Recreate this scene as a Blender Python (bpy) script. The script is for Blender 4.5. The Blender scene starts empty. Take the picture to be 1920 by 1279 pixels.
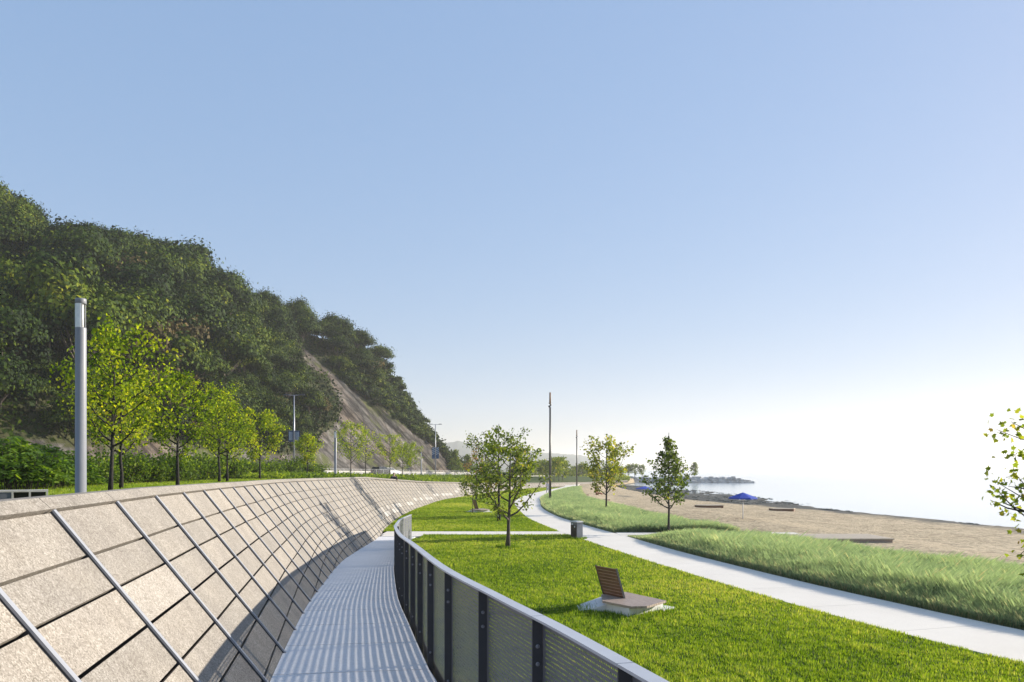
import bpy, math, random
import numpy as np
from mathutils import Vector, Matrix
random.seed(7)
RNG = np.random.default_rng(11)
SC = bpy.context.scene
COL = SC.collection
CZ = 3.0            # eye height above the lower lawn
F = 1500.0          # focal length in photo pixels
PX, PY = 960.0, 880.0
rad = math.radians

# ------------------------------------------------------------------ helpers
def gp(px, py, z=0.0):
    Y = F * (CZ - z) / (py - PY)
    return ((px - PX) / F * Y, Y)

def proj(x, y, z):
    return (PX + F * x / y, PY + F * (CZ - z) / y)

def lerp_tab(tab, t):
    if t <= tab[0][0]: return tab[0][1]
    for (a, va), (b, vb) in zip(tab, tab[1:]):
        if t <= b:
            k = (t - a) / (b - a)
            return va + (vb - va) * k
    return tab[-1][1]

def catmull(pts, n):
    P = [Vector(p) for p in pts]
    P = [P[0] * 2 - P[1]] + P + [P[-1] * 2 - P[-2]]
    out = []
    for i in range(1, len(P) - 2):
        p0, p1, p2, p3 = P[i - 1], P[i], P[i + 1], P[i + 2]
        for k in range(n):
            t = k / n
            out.append(0.5 * ((2 * p1) + (p2 - p0) * t + (2 * p0 - 5 * p1 + 4 * p2 - p3) * t * t
                              + (3 * p1 - p0 - 3 * p2 + p3) * t ** 3))
    out.append(P[-2])
    return out

def resample(pts, step=None, n=None, offset=0.0):
    L = [0.0]
    for a, b in zip(pts, pts[1:]): L.append(L[-1] + (b - a).length)
    tot = L[-1]
    if n: S = [tot * i / (n - 1) for i in range(n)]
    else:
        S = []; s = offset
        while s <= tot: S.append(s); s += step
    out = []; j = 0
    for s in S:
        while j < len(L) - 2 and L[j + 1] < s: j += 1
        d = L[j + 1] - L[j]
        k = 0 if d < 1e-9 else (s - L[j]) / d
        out.append(pts[j].lerp(pts[j + 1], min(1, max(0, k))))
    return out

class MB:
    def __init__(s): s.v = []; s.f = []; s.m = []; s.uv = []
    def vert(s, *p):
        s.v.append(tuple(p)); return len(s.v) - 1
    def face(s, idx, m=0, uv=None):
        s.f.append(tuple(idx)); s.m.append(m); s.uv.append(uv)
    def quad(s, a, b, c, d, m=0, uv=None):
        i = len(s.v); s.v += [tuple(a), tuple(b), tuple(c), tuple(d)]
        s.face((i, i + 1, i + 2, i + 3), m, uv)
    def hexa(s, P, m=0):
        # P: 8 points, bottom ring 0-3 (ccw from above), top ring 4-7
        i = len(s.v); s.v += [tuple(p) for p in P]
        for q in ((3, 2, 1, 0), (4, 5, 6, 7), (0, 1, 5, 4), (1, 2, 6, 5), (2, 3, 7, 6), (3, 0, 4, 7)):
            s.face([i + k for k in q], m)
    def box(s, x0, y0, z0, x1, y1, z1, m=0):
        s.hexa([(x0, y0, z0), (x1, y0, z0), (x1, y1, z0), (x0, y1, z0),
                (x0, y0, z1), (x1, y0, z1), (x1, y1, z1), (x0, y1, z1)], m)
    def prism(s, poly, z0, z1, m=0, top=None):
        n = len(poly); i = len(s.v)
        s.v += [(p[0], p[1], z0) for p in poly]
        tp = top or poly
        s.v += [(p[0], p[1], z1) for p in tp]
        s.face([i + k for k in reversed(range(n))], m)
        s.face([i + n + k for k in range(n)], m)
        for k in range(n):
            j = (k + 1) % n
            s.face((i + k, i + j, i + n + j, i + n + k), m)
    def lathe(s, prof, n=20, m=0, cx=0, cy=0, cap=True):
        i = len(s.v)
        for r, z in prof:
            for k in range(n):
                a = 2 * math.pi * k / n
                s.v.append((cx + r * math.cos(a), cy + r * math.sin(a), z))
        for j in range(len(prof) - 1):
            for k in range(n):
                k2 = (k + 1) % n
                s.face((i + j * n + k, i + j * n + k2, i + (j + 1) * n + k2, i + (j + 1) * n + k), m)
        if cap:
            s.face([i + k for k in reversed(range(n))], m)
            s.face([i + (len(prof) - 1) * n + k for k in range(n)], m)
    def tube(s, pts, radii, n=6, m=0):
        i = len(s.v); pts = [Vector(p) for p in pts]
        for j, p in enumerate(pts):
            d = (pts[min(j + 1, len(pts) - 1)] - pts[max(j - 1, 0)])
            d = d.normalized() if d.length > 1e-9 else Vector((0, 0, 1))
            a = d.cross(Vector((0.3, 0.9, 0.1)));
            if a.length < 1e-3: a = d.cross(Vector((1, 0, 0)))
            a.normalize(); b = d.cross(a)
            for k in range(n):
                t = 2 * math.pi * k / n
                q = p + (a * math.cos(t) + b * math.sin(t)) * radii[j]
                s.v.append(tuple(q))
        for j in range(len(pts) - 1):
            for k in range(n):
                k2 = (k + 1) % n
                s.face((i + j * n + k, i + j * n + k2, i + (j + 1) * n + k2, i + (j + 1) * n + k), m)
        s.face([i + k for k in reversed(range(n))], m)
        s.face([i + (len(pts) - 1) * n + k for k in range(n)], m)
    def mesh(s, name, smooth=False, attr=None):
        me = bpy.data.meshes.new(name)
        me.from_pydata(s.v, [], s.f)
        me.polygons.foreach_set('material_index', s.m)
        if any(u is not None for u in s.uv):
            L = me.uv_layers.new(name='UVMap'); k = 0
            data = []
            for f, u in zip(s.f, s.uv):
                for q in range(len(f)):
                    data += list(u[q]) if u else [0, 0]
            L.data.foreach_set('uv', data)
        if attr is not None:
            a = me.attributes.new('tint', 'FLOAT', 'FACE'); a.data.foreach_set('value', attr)
        if smooth: me.polygons.foreach_set('use_smooth', [True] * len(s.f))
        me.update()
        return me

def np_mesh(name, V, k, tint=None, tint2=None):
    """V: (n*k,3) vertices, consecutive k-gons"""
    V = np.asarray(V, dtype=np.float32).reshape(-1, 3)
    nv = len(V); nf = nv // k
    me = bpy.data.meshes.new(name)
    me.vertices.add(nv); me.vertices.foreach_set('co', V.ravel())
    me.loops.add(nv); me.loops.foreach_set('vertex_index', np.arange(nv, dtype=np.int32))
    me.polygons.add(nf)
    me.polygons.foreach_set('loop_start', np.arange(0, nv, k, dtype=np.int32))
    me.polygons.foreach_set('loop_total', np.full(nf, k, dtype=np.int32))
    if tint is not None:
        a = me.attributes.new('tint', 'FLOAT', 'FACE'); a.data.foreach_set('value', np.asarray(tint, dtype=np.float32))
    me.update(calc_edges=True)
    return me

def link(name, data, mats=None, parent=None, loc=None):
    o = bpy.data.objects.new(name, data)
    COL.objects.link(o)
    if mats is not None and data is not None:
        for m in (mats if isinstance(mats, (list, tuple)) else [mats]):
            if data.users <= 1 or len(data.materials) == 0: data.materials.append(m)
    if parent is not None: o.parent = parent
    if loc is not None: o.location = loc
    return o

def tag(o, label, cat, group=None, kind=None):
    o['label'] = label; o['category'] = cat
    if group: o['group'] = group
    if kind: o['kind'] = kind
    return o

def struct(o):
    o['kind'] = 'structure'; return o

def thing(name, label, cat, loc=(0, 0, 0), rz=0.0, group=None):
    o = bpy.data.objects.new(name, None); COL.objects.link(o)
    o.empty_display_size = 0.2
    o.location = loc; o.rotation_euler = (0, 0, rz)
    return tag(o, label, cat, group)

def copy_tree(o, parent=None):
    c = o.copy(); COL.objects.link(c)
    if parent is not None: c.parent = parent
    for ch in list(o.children): copy_tree(ch, c)
    return c

def in_poly(x, y, poly):
    ins = False; n = len(poly); j = n - 1
    for i in range(n):
        xi, yi = poly[i][0], poly[i][1]; xj, yj = poly[j][0], poly[j][1]
        if (yi > y) != (yj > y) and x < (xj - xi) * (y - yi) / (yj - yi) + xi: ins = not ins
        j = i
    return ins

def in_poly_np(x, y, poly):
    ins = np.zeros(len(x), bool); n = len(poly); j = n - 1
    for i in range(n):
        xi, yi = poly[i][0], poly[i][1]; xj, yj = poly[j][0], poly[j][1]
        c = (yi > y) != (yj > y)
        if yj != yi: ins ^= c & (x < (xj - xi) * (y - yi) / (yj - yi) + xi)
        j = i
    return ins

def vnoise(x, y, s, seed=0):
    """cheap smooth value noise in numpy, about -1..1"""
    r = np.random.default_rng(seed)
    G = r.random((64, 64)) * 2 - 1
    u = np.asarray(x) * s; v = np.asarray(y) * s
    i = np.floor(u).astype(int); j = np.floor(v).astype(int)
    a = u - i; b = v - j
    a = a * a * (3 - 2 * a); b = b * b * (3 - 2 * b)
    g = lambda p, q: G[p % 64, q % 64]
    return (g(i, j) * (1 - a) + g(i + 1, j) * a) * (1 - b) + (g(i, j + 1) * (1 - a) + g(i + 1, j + 1) * a) * b

def fbm(x, y, s, o=4, seed=0):
    t = 0; a = 1; n = 0
    for k in range(o):
        t = t + a * vnoise(x, y, s * 2 ** k, seed + k); n += a; a *= .5
    return t / n

# ------------------------------------------------------------------ materials
class NT:
    def __init__(s, name):
        s.m = bpy.data.materials.new(name); s.m.use_nodes = True
        s.t = s.m.node_tree; s.t.nodes.clear()
        s.out = s.t.nodes.new('ShaderNodeOutputMaterial')
    def n(s, typ, **kw):
        nd = s.t.nodes.new(typ)
        for k, v in kw.items():
            if k in nd.inputs: s.set(nd.inputs[k], v)
            else: setattr(nd, k, v)
        return nd
    def set(s, inp, v):
        if isinstance(v, bpy.types.NodeSocket): s.t.links.new(v, inp)
        else: inp.default_value = v
    def math(s, op, a, b=None, c=None):
        nd = s.t.nodes.new('ShaderNodeMath'); nd.operation = op
        s.set(nd.inputs[0], a)
        if b is not None: s.set(nd.inputs[1], b)
        if c is not None: s.set(nd.inputs[2], c)
        return nd.outputs[0]
    def noise(s, vec, scale, detail=4, rough=.55, dist=0.0):
        nd = s.t.nodes.new('ShaderNodeTexNoise')
        if vec is not None: s.t.links.new(vec, nd.inputs['Vector'])
        nd.inputs['Scale'].default_value = scale; nd.inputs['Detail'].default_value = detail
        nd.inputs['Roughness'].default_value = rough; nd.inputs['Distortion'].default_value = dist
        return nd.outputs[0]
    def ramp(s, fac, stops):
        nd = s.t.nodes.new('ShaderNodeValToRGB'); cr = nd.color_ramp
        while len(cr.elements) < len(stops): cr.elements.new(.5)
        for e, (p, c) in zip(cr.elements, stops):
            e.position = p; e.color = (*c, 1) if len(c) == 3 else c
        s.set(nd.inputs[0], fac); return nd.outputs[0]
    def mix(s, fac, a, b, typ='MIX'):
        nd = s.t.nodes.new('ShaderNodeMix'); nd.data_type = 'RGBA'; nd.blend_type = typ
        s.set(nd.inputs[0], fac)
        for i, v in ((6, a), (7, b)):
            s.set(nd.inputs[i], v if isinstance(v, bpy.types.NodeSocket) else (*v, 1))
        return nd.outputs[2]
    def coord(s, which='Object'):
        return s.n('ShaderNodeTexCoord').outputs[which]
    def attr(s, name):
        return s.n('ShaderNodeAttribute', attribute_name=name).outputs['Fac']
    def bump(s, h, strength=.3, dist=.02):
        nd = s.t.nodes.new('ShaderNodeBump'); s.set(nd.inputs['Height'], h)
        nd.inputs['Strength'].default_value = strength; nd.inputs['Distance'].default_value = dist
        return nd.outputs[0]
    def principled(s, color, rough=.7, metal=0.0, normal=None, spec=.5, **kw):
        p = s.t.nodes.new('ShaderNodeBsdfPrincipled')
        s.set(p.inputs['Base Color'], color if isinstance(color, bpy.types.NodeSocket) else (*color, 1))
        s.set(p.inputs['Roughness'], rough); s.set(p.inputs['Metallic'], metal)
        s.set(p.inputs['Specular IOR Level'], spec)
        if normal is not None: s.t.links.new(normal, p.inputs['Normal'])
        for k, v in kw.items(): s.set(p.inputs[k], v)
        return p.outputs[0]
    def done(s, sh):
        s.t.links.new(sh, s.out.inputs['Surface']); return s.m

def m_plain(name, col, rough=.6, metal=0.0, var=.12, scale=6, bump=0.0, spec=.5):
    t = NT(name); c = t.coord()
    n = t.noise(c, scale, 5)
    lo = tuple(x * (1 - var) for x in col); hi = tuple(min(1, x * (1 + var)) for x in col)
    colr = t.ramp(n, [(.3, lo), (.7, hi)])
    nr = t.bump(t.noise(c, scale * 8, 3), bump) if bump else None
    return t.done(t.principled(colr, rough, metal, nr, spec))

def m_leaf(name, stops, trans=.45, rough=.55, tcol=None, spec=.12, orand=.2):
    """stops on the per-leaf tint attribute"""
    t = NT(name); a = t.attr('tint')
    oi = t.n('ShaderNodeObjectInfo').outputs['Random']
    fac = t.math('ADD', a, t.math('MULTIPLY', t.math('SUBTRACT', oi, .5), orand))
    col = t.ramp(fac, stops)
    p = t.principled(col, rough, 0, None, spec)
    tr = t.n('ShaderNodeBsdfTranslucent')
    tc = t.mix(1.0, col, tcol or (1.6, 1.5, .5), 'MULTIPLY')
    t.set(tr.inputs['Color'], tc)
    mx = t.n('ShaderNodeMixShader'); mx.inputs[0].default_value = trans
    t.t.links.new(p, mx.inputs[1]); t.t.links.new(tr.outputs[0], mx.inputs[2])
    return t.done(mx.outputs[0])

def m_aggregate():
    t = NT('exposed_aggregate_concrete'); c = t.coord()
    v = t.n('ShaderNodeTexVoronoi', feature='F1'); t.t.links.new(c, v.inputs['Vector']); v.inputs['Scale'].default_value = 105
    sp = t.n('ShaderNodeSeparateColor'); t.t.links.new(v.outputs['Color'], sp.inputs[0])
    cell = t.ramp(sp.outputs[0], [(.0, (.185, .163, .135)), (.35, (.278, .25, .214)), (.75, (.337, .307, .267)), (1, (.43, .40, .355))])
    big = t.ramp(t.noise(c, 1.1, 5, .65), [(.3, (.86, .86, .87)), (.7, (1.06, 1.05, 1.03))])
    col = t.mix(1, cell, big, 'MULTIPLY')
    streak = t.n('ShaderNodeMapping'); t.t.links.new(c, streak.inputs[0]); streak.inputs['Scale'].default_value = (3, 3, .35)
    st = t.ramp(t.noise(streak.outputs[0], 1.6, 5, .7), [(.35, (.80, .79, .78)), (.6, (1, 1, 1))])
    col = t.mix(.8, col, st, 'MULTIPLY')
    a = t.attr('tint')
    col = t.mix(1, col, t.ramp(a, [(0, (.84, .85, .86)), (.5, (1.0, .99, .97)), (.8, (1.1, 1.08, 1.05)), (1, (1.55, 1.6, 1.66))]), 'MULTIPLY')
    nr = t.bump(v.outputs['Distance'], .15, .006)
    return t.done(t.principled(col, .85, 0, nr, .3))

def m_deck():
    t = NT('broom_finished_concrete'); c = t.coord()
    big = t.noise(c, .8, 6, .65); fine = t.noise(c, 70, 3, .6)
    col = t.ramp(big, [(.25, (.72, .70, .685)), (.75, (.82, .80, .785))])
    col = t.mix(.5, col, t.ramp(fine, [(.35, (.7, .7, .7)), (.65, (1.12, 1.12, 1.12))]), 'MULTIPLY')
    sp = t.ramp(t.noise(c, 14, 6, .75), [(.3, (.8, .79, .78)), (.5, (1, 1, 1))])
    col = t.mix(.6, col, sp, 'MULTIPLY')
    return t.done(t.principled(col, .75, 0, t.bump(fine, .25, .004), .3))

def m_path():
    t = NT('pale_path_concrete'); c = t.coord()
    col = t.ramp(t.noise(c, .5, 7, .65), [(.25, (.72, .66, .575)), (.75, (.82, .76, .67))])
    fine = t.noise(c, 45, 4, .7)
    col = t.mix(.5, col, t.ramp(fine, [(.3, (.8, .8, .8)), (.7, (1.1, 1.1, 1.1))]), 'MULTIPLY')
    return t.done(t.principled(col, .8, 0, t.bump(fine, .2, .004), .25))

def m_perforated():
    t = NT('perforated_dark_steel')
    uv = t.n('ShaderNodeUVMap').outputs[0]
    s = t.n('ShaderNodeSeparateXYZ'); t.t.links.new(uv, s.inputs[0])
    PV, PU, R = .026, .021, .0051
    row = t.math('FLOOR', t.math('DIVIDE', s.outputs[1], PV))
    par = t.math('MULTIPLY', t.math('MODULO', row, 2.0), PU * .5)
    u = t.math('ADD', s.outputs[0], par)
    du = t.math('SUBTRACT', t.math('MULTIPLY', t.math('FRACT', t.math('DIVIDE', u, PU)), PU), PU * .5)
    dv = t.math('SUBTRACT', t.math('MULTIPLY', t.math('FRACT', t.math('DIVIDE', s.outputs[1], PV)), PV), PV * .5)
    r = t.math('SQRT', t.math('ADD', t.math('MULTIPLY', du, du), t.math('MULTIPLY', dv, dv)))
    hole = t.math('LESS_THAN', r, R)
    # keep a solid margin round each sheet: uv of the margin is negative or past the height
    ends = t.math('MULTIPLY', t.math('GREATER_THAN', s.outputs[0], .035), t.math('LESS_THAN', s.outputs[0], 1.18))
    ins = t.math('MULTIPLY', t.math('GREATER_THAN', s.outputs[1], .012), t.math('LESS_THAN', s.outputs[1], .985))
    hole = t.math('MULTIPLY', t.math('MULTIPLY', hole, ins), ends)
    p = t.principled((.140, .143, .165), .5, .1)
    tr = t.n('ShaderNodeBsdfTransparent')
    mx = t.n('ShaderNodeMixShader'); t.t.links.new(hole, mx.inputs[0])
    t.t.links.new(p, mx.inputs[1]); t.t.links.new(tr.outputs[0], mx.inputs[2])
    return t.done(mx.outputs[0])

def m_sand():
    t = NT('beach_sand'); c = t.coord()
    n1 = t.noise(c, .12, 6, .6); n2 = t.noise(c, 1.5, 8, .75)
    col = t.ramp(n1, [(.3, (.42, .335, .215)), (.7, (.53, .43, .285))])
    mp = t.n('ShaderNodeMapping'); t.t.links.new(c, mp.inputs[0]); mp.inputs['Scale'].default_value = (1, 1, .3)
    pit = t.math('ADD', t.math('MULTIPLY', t.noise(mp.outputs[0], 4.2, 4, .7), .65), t.math('MULTIPLY', t.noise(mp.outputs[0], 1.3, 3, .6), .35))
    col = t.mix(.8, col, t.ramp(pit, [(.41, (.40, .37, .34)), (.50, (.98, .96, .94)), (.59, (1.32, 1.3, 1.28))]), 'MULTIPLY')
    # wet sand and weed close to the water line (height above the water)
    g = t.n('ShaderNodeNewGeometry'); s = t.n('ShaderNodeSeparateXYZ'); t.t.links.new(g.outputs['Position'], s.inputs[0])
    h = t.math('ADD', s.outputs[2], t.math('MULTIPLY', t.math('SUBTRACT', n2, .5), .25))
    wet = t.ramp(t.math('MULTIPLY_ADD', h, 7.0, 9.6), [(.0, (1, 1, 1)), (1.0, (0, 0, 0))])
    rockc = t.ramp(t.noise(c, .9, 8, .75), [(.35, (.02, .022, .018)), (.52, (.06, .062, .05)), (.68, (.15, .14, .12))])
    col = t.mix(wet, col, rockc)
    rough = t.math('MULTIPLY_ADD', t.n('ShaderNodeRGBToBW', Color=wet).outputs[0], -.2, .97)
    nr = t.bump(pit, 1.0, .3)
    return t.done(t.principled(col, rough, 0, nr, .3))

def m_water():
    t = NT('lake_water'); c = t.coord()
    mp = t.n('ShaderNodeMapping'); t.t.links.new(c, mp.inputs[0]); mp.inputs['Scale'].default_value = (.5, 1.0, 1)
    n = t.noise(mp.outputs[0], .7, 4, .6); n2 = t.noise(mp.outputs[0], .05, 3)
    h = t.math('ADD', n, t.math('MULTIPLY', n2, 2.0))
    return t.done(t.principled((.46, .51, .53), .14, 0, t.bump(h, .05, .1), .8))

def m_ground_green(name, a, b, sc=3):
    t = NT(name); c = t.coord()
    col = t.ramp(t.noise(c, sc, 7, .7), [(.3, a), (.7, b)])
    return t.done(t.principled(col, .9, 0, t.bump(t.noise(c, 25, 4), .5, .03), .2))

def m_hill():
    t = NT('hillside_soil_and_rock'); c = t.coord()
    s = t.n('ShaderNodeSeparateXYZ'); t.t.links.new(c, s.inputs[0])
    q = t.math('ADD', t.math('MULTIPLY', s.outputs[0], .75), t.math('MULTIPLY', s.outputs[2], .66))
    al = t.math('SUBTRACT', t.math('MULTIPLY', s.outputs[0], .66), t.math('MULTIPLY', s.outputs[2], .75))
    v = t.n('ShaderNodeCombineXYZ'); t.set(v.inputs[0], q); t.set(v.inputs[1], t.math('MULTIPLY', al, .07)); t.set(v.inputs[2], t.math('MULTIPLY', s.outputs[1], .05))
    st = t.math('ADD', t.math('MULTIPLY', t.noise(v.outputs[0], .5, 5, .7, .25), .45), t.math('MULTIPLY', t.noise(v.outputs[0], 1.7, 6, .75, .1), .55))
    rock = t.ramp(st, [(.38, (.016, .015, .015)), (.46, (.064, .059, .054)), (.53, (.128, .117, .105)), (.62, (.30, .28, .25))])
    warm = t.ramp(t.noise(c, .11, 5, .6), [(.45, (1, 1, 1)), (.7, (1.2, .92, .68))])
    rock = t.mix(.8, rock, warm, 'MULTIPLY')
    v2 = t.n('ShaderNodeCombineXYZ'); t.set(v2.inputs[0], q); t.set(v2.inputs[1], t.math('MULTIPLY', al, .25)); t.set(v2.inputs[2], t.math('MULTIPLY', s.outputs[1], .2))
    crk = t.n('ShaderNodeTexVoronoi', feature='DISTANCE_TO_EDGE'); t.t.links.new(v2.outputs[0], crk.inputs['Vector']); crk.inputs['Scale'].default_value = .9
    rock = t.mix(.75, rock, t.ramp(crk.outputs['Distance'], [(.0, (.35, .33, .33)), (.12, (1, 1, 1))]), 'MULTIPLY')
    rock = t.mix(.7, rock, t.ramp(t.noise(c, .8, 7, .75), [(.36, (.5, .48, .47)), (.56, (1.1, 1.1, 1.1))]), 'MULTIPLY')
    moss = t.noise(v2.outputs[0], .28, 7, .72)
    rock = t.mix(t.ramp(moss, [(.53, (0, 0, 0)), (.60, (.85, .85, .85))]), rock, (.075, .085, .022))
    soil = t.ramp(t.noise(c, .5, 6), [(.3, (.03, .035, .014)), (.7, (.075, .075, .03))])
    col = t.mix(t.attr('rock'), soil, rock)
    return t.done(t.principled(col, .92, 0, t.bump(st, 1.0, .8), .2))

def m_wood(name, a, b, sc=8):
    t = NT(name); c = t.coord()
    mp = t.n('ShaderNodeMapping'); t.t.links.new(c, mp.inputs[0]); mp.inputs['Scale'].default_value = (9, .9, 9)
    n = t.noise(mp.outputs[0], sc * .4, 6, .65, .4)
    col = t.ramp(n, [(.3, a), (.7, b)])
    return t.done(t.principled(col, .55, 0, t.bump(n, .2, .01), .4))

M = {}
M['agg'] = m_aggregate(); M['deck'] = m_deck(); M['path'] = m_path(); M['perf'] = m_perforated()
M['batten'] = m_plain('galvanised_batten', (.30, .31, .335), .6, .1, .08, 4)
M['dark'] = m_plain('charcoal_steel', (.050, .052, .058), .5, .1, .1, 3)
M['bolt'] = m_plain('bolt_steel', (.22, .23, .26), .4, .6)
M['rail'] = m_plain('rail_aluminium', (.46, .47, .50), .5, .1, .06, 3)
M['groove'] = m_plain('groove_backing', (.055, .048, .04), .9)  # backing darker than the panels, seen in the gaps between them
M['lawn'] = m_ground_green('lawn_soil', (.028, .05, .008), (.07, .10, .014), 5)
M['meadow'] = m_ground_green('meadow_soil', (.05, .065, .02), (.10, .11, .04), 2)
M['dune'] = m_ground_green('dune_grass_soil', (.075, .075, .035), (.14, .125, .07), 4)
M['sand'] = m_sand(); M['water'] = m_water(); M['hill'] = m_hill()
M['asphalt'] = m_plain('asphalt', (.06, .06, .062), .9, 0, .2, 3, .3)
M['curb'] = m_plain('sunlit_concrete', (.52, .49, .43), .85, 0, .12, 2, .2)  # pale tone with sunlight put into it, for pavement and barrier cap
M['white_conc'] = m_plain('white_precast_concrete', (.70, .69, .66), .8, 0, .07, 5, .15)
M['wood_dark'] = m_wood('oiled_hardwood', (.10, .048, .026), (.22, .105, .055))
M['wood_grey'] = m_wood('weathered_hardwood', (.27, .205, .165), (.44, .35, .285))
M['wood_pale'] = m_wood('pale_boards', (.40, .32, .22), (.58, .48, .35))
M['lamp_metal'] = m_plain('satin_grey_column', (.22, .225, .24), .45, .0, .05, 2)
M['lamp_white'] = m_plain('white_louvre', (.8, .8, .78), .4)
M['pole'] = m_plain('bronze_pole', (.09, .085, .075), .4, .4)
M['pole_wood'] = m_plain('timber_pole_head', (.22, .12, .06), .6)
M['grey_pole'] = m_plain('grey_road_pole', (.33, .34, .37), .4, .5)
M['banner'] = m_plain('banner_blue', (.008, .075, .19), .7)
M['banner_dark'] = m_plain('banner_navy', (.006, .03, .10), .7)
M['banner_w'] = m_plain('banner_white', (.6, .68, .75), .7)
M['parasol'] = m_plain('royal_blue_canvas', (.018, .06, .42), .75)
M['white'] = m_plain('white_paint', (.8, .8, .8), .45, 0, .03)
M['bench_box'] = m_plain('grey_box_bench', (.115, .12, .14), .5, .1)
M['bench_frame'] = m_plain('pale_box_frame', (.48, .45, .40), .7)
M['rock'] = m_plain('riprap_stone', (.42, .42, .41), .9, 0, .5, .6, .8)  # jetty stone made paler: distance haze put into the colour
M['hedge_far'] = m_plain('far_bluff', (.05, .07, .035), .95, 0, .4, .03)
M['bark'] = m_plain('grey_brown_bark', (.085, .068, .052), .9, 0, .35, 12, .5)
M['bark_dark'] = m_plain('dark_trunk_bark', (.020, .017, .015), .9, 0, .35, 12, .5)
M['skin'] = m_plain('skin', (.5, .3, .22), .6)
M['black_cloth'] = m_plain('black_cloth', (.02, .02, .024), .8)
M['pale_cloth'] = m_plain('pale_cloth', (.62, .56, .58), .8)
M['red_cloth'] = m_plain('rust_cloth', (.3, .09, .04), .8)
M['hair'] = m_plain('dark_hair', (.03, .022, .018), .6)
M['car_silver'] = m_plain('silver_green_car_paint', (.36, .41, .38), .25, .5, .02)
M['car_white'] = m_plain('white_car_paint', (.78, .78, .76), .25, 0, .02)
M['car_black'] = m_plain('black_car_paint', (.02, .02, .023), .2, 0, .02)
M['glass'] = m_plain('dark_car_glass', (.03, .04, .045), .08, 0, .05)
M['tyre'] = m_plain('tyre_rubber', (.02, .02, .02), .9)
M['lens'] = m_plain('lamp_lens', (.7, .7, .66), .15)
M['wire'] = m_plain('galvanised_wire', (.42, .43, .43), .5, .4)
M['panel_dark'] = m_plain('dark_brown_bin_panel', (.05, .034, .028), .55, 0, .2, 10)
M['bin_steel'] = m_plain('bin_grey_steel', (.14, .155, .18), .45, .3)

LEAF_YG = m_leaf('bright_oak_leaves', [(0, (.06, .115, .012)), (.35, (.155, .235, .018)), (.7, (.30, .36, .026)), (1, (.47, .44, .04))], .6, .55, (1.6, 1.5, .4))
LEAF_MID = m_leaf('green_elm_leaves', [(0, (.055, .095, .018)), (.5, (.13, .185, .03)), (.8, (.24, .27, .045)), (1, (.36, .29, .07))], .5)
LEAF_MAPLE = m_leaf('maple_leaves', [(0, (.04, .07, .018)), (.5, (.10, .155, .028)), (.85, (.21, .25, .04)), (1, (.18, .11, .06))], .45)
LEAF_NEAR = m_leaf('near_maple_leaves', [(0, (.07, .115, .02)), (.5, (.17, .23, .028)), (.85, (.32, .34, .04)), (1, (.3, .2, .06))], .6)
LEAF_GOLD = m_leaf('turning_maple_leaves', [(0, (.08, .11, .02)), (.4, (.18, .23, .035)), (.75, (.36, .36, .05)), (1, (.38, .25, .06))], .5)
LEAF_RED = m_leaf('reddening_leaves', [(0, (.10, .10, .03)), (.5, (.22, .17, .05)), (1, (.40, .15, .08))], .48)
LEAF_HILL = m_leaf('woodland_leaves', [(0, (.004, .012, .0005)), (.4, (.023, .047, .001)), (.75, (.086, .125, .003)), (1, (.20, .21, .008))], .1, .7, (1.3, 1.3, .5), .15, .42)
LEAF_BROWN = m_leaf('browning_woodland_leaves', [(0, (.04, .032, .014)), (.5, (.10, .08, .03)), (1, (.2, .14, .05))], .2, .7, (1.3, 1.2, .6), .15, .4)
LEAF_SHRUB = m_leaf('shrub_leaves', [(0, (.03, .06, .012)), (.5, (.09, .155, .02)), (1, (.22, .29, .035))], .5)
LEAF_SUMAC = m_leaf('sumac_leaflets', [(0, (.05, .10, .015)), (.5, (.14, .24, .03)), (1, (.30, .38, .05))], .5, .5, (1.4, 1.4, .5), .3)
GRASS_LAWN = m_leaf('mown_grass_blades', [(0, (.055, .13, .004)), (.35, (.17, .275, .020)), (.7, (.315, .415, .055)), (1, (.56, .54, .18))], .5, .6, (1.3, 1.22, .4))
GRASS_TALL = m_leaf('beach_grass_blades', [(0, (.17, .255, .145)), (.45, (.33, .435, .24)), (.8, (.48, .58, .32)), (1, (.60, .55, .34))], .58, .6, (1.3, 1.3, .95))
# ------------------------------------------------------------------ control curves
HT = [(-6, 1.80), (2, 1.86), (8, 1.95), (12, 2.10), (19, 2.47), (26, 2.78), (31, 2.92), (34.5, 3.0), (60, 3.0)]
def Hd(Y):
    s = 0; w = 0
    for d in (-1.5, -.75, 0, .75, 1.5):
        s += lerp_tab(HT, Y + d); w += 1
    return s / w
def deck_pt(px, py):
    Y = 8.0
    for _ in range(60): Y = .5 * Y + .5 * F * Hd(Y) / (py - PY)
    return Vector(((px - PX) / F * Y, Y, 0))

left_px = [(508, 1279), (530, 1225), (552.6, 1181), (570, 1150.6), (596, 1108.6), (627, 1070), (649.6, 1046.6), (677.7, 1024.4), (710, 1007.6)]
right_px = [(818, 1279), (780.5, 1204), (766.5, 1168), (754.8, 1141), (745.4, 1115.6), (739.8, 1090), (738.2, 1061.8)]
Lp = [deck_pt(*p) for p in left_px]
Rp = [deck_pt(*p) for p in right_px]

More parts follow.
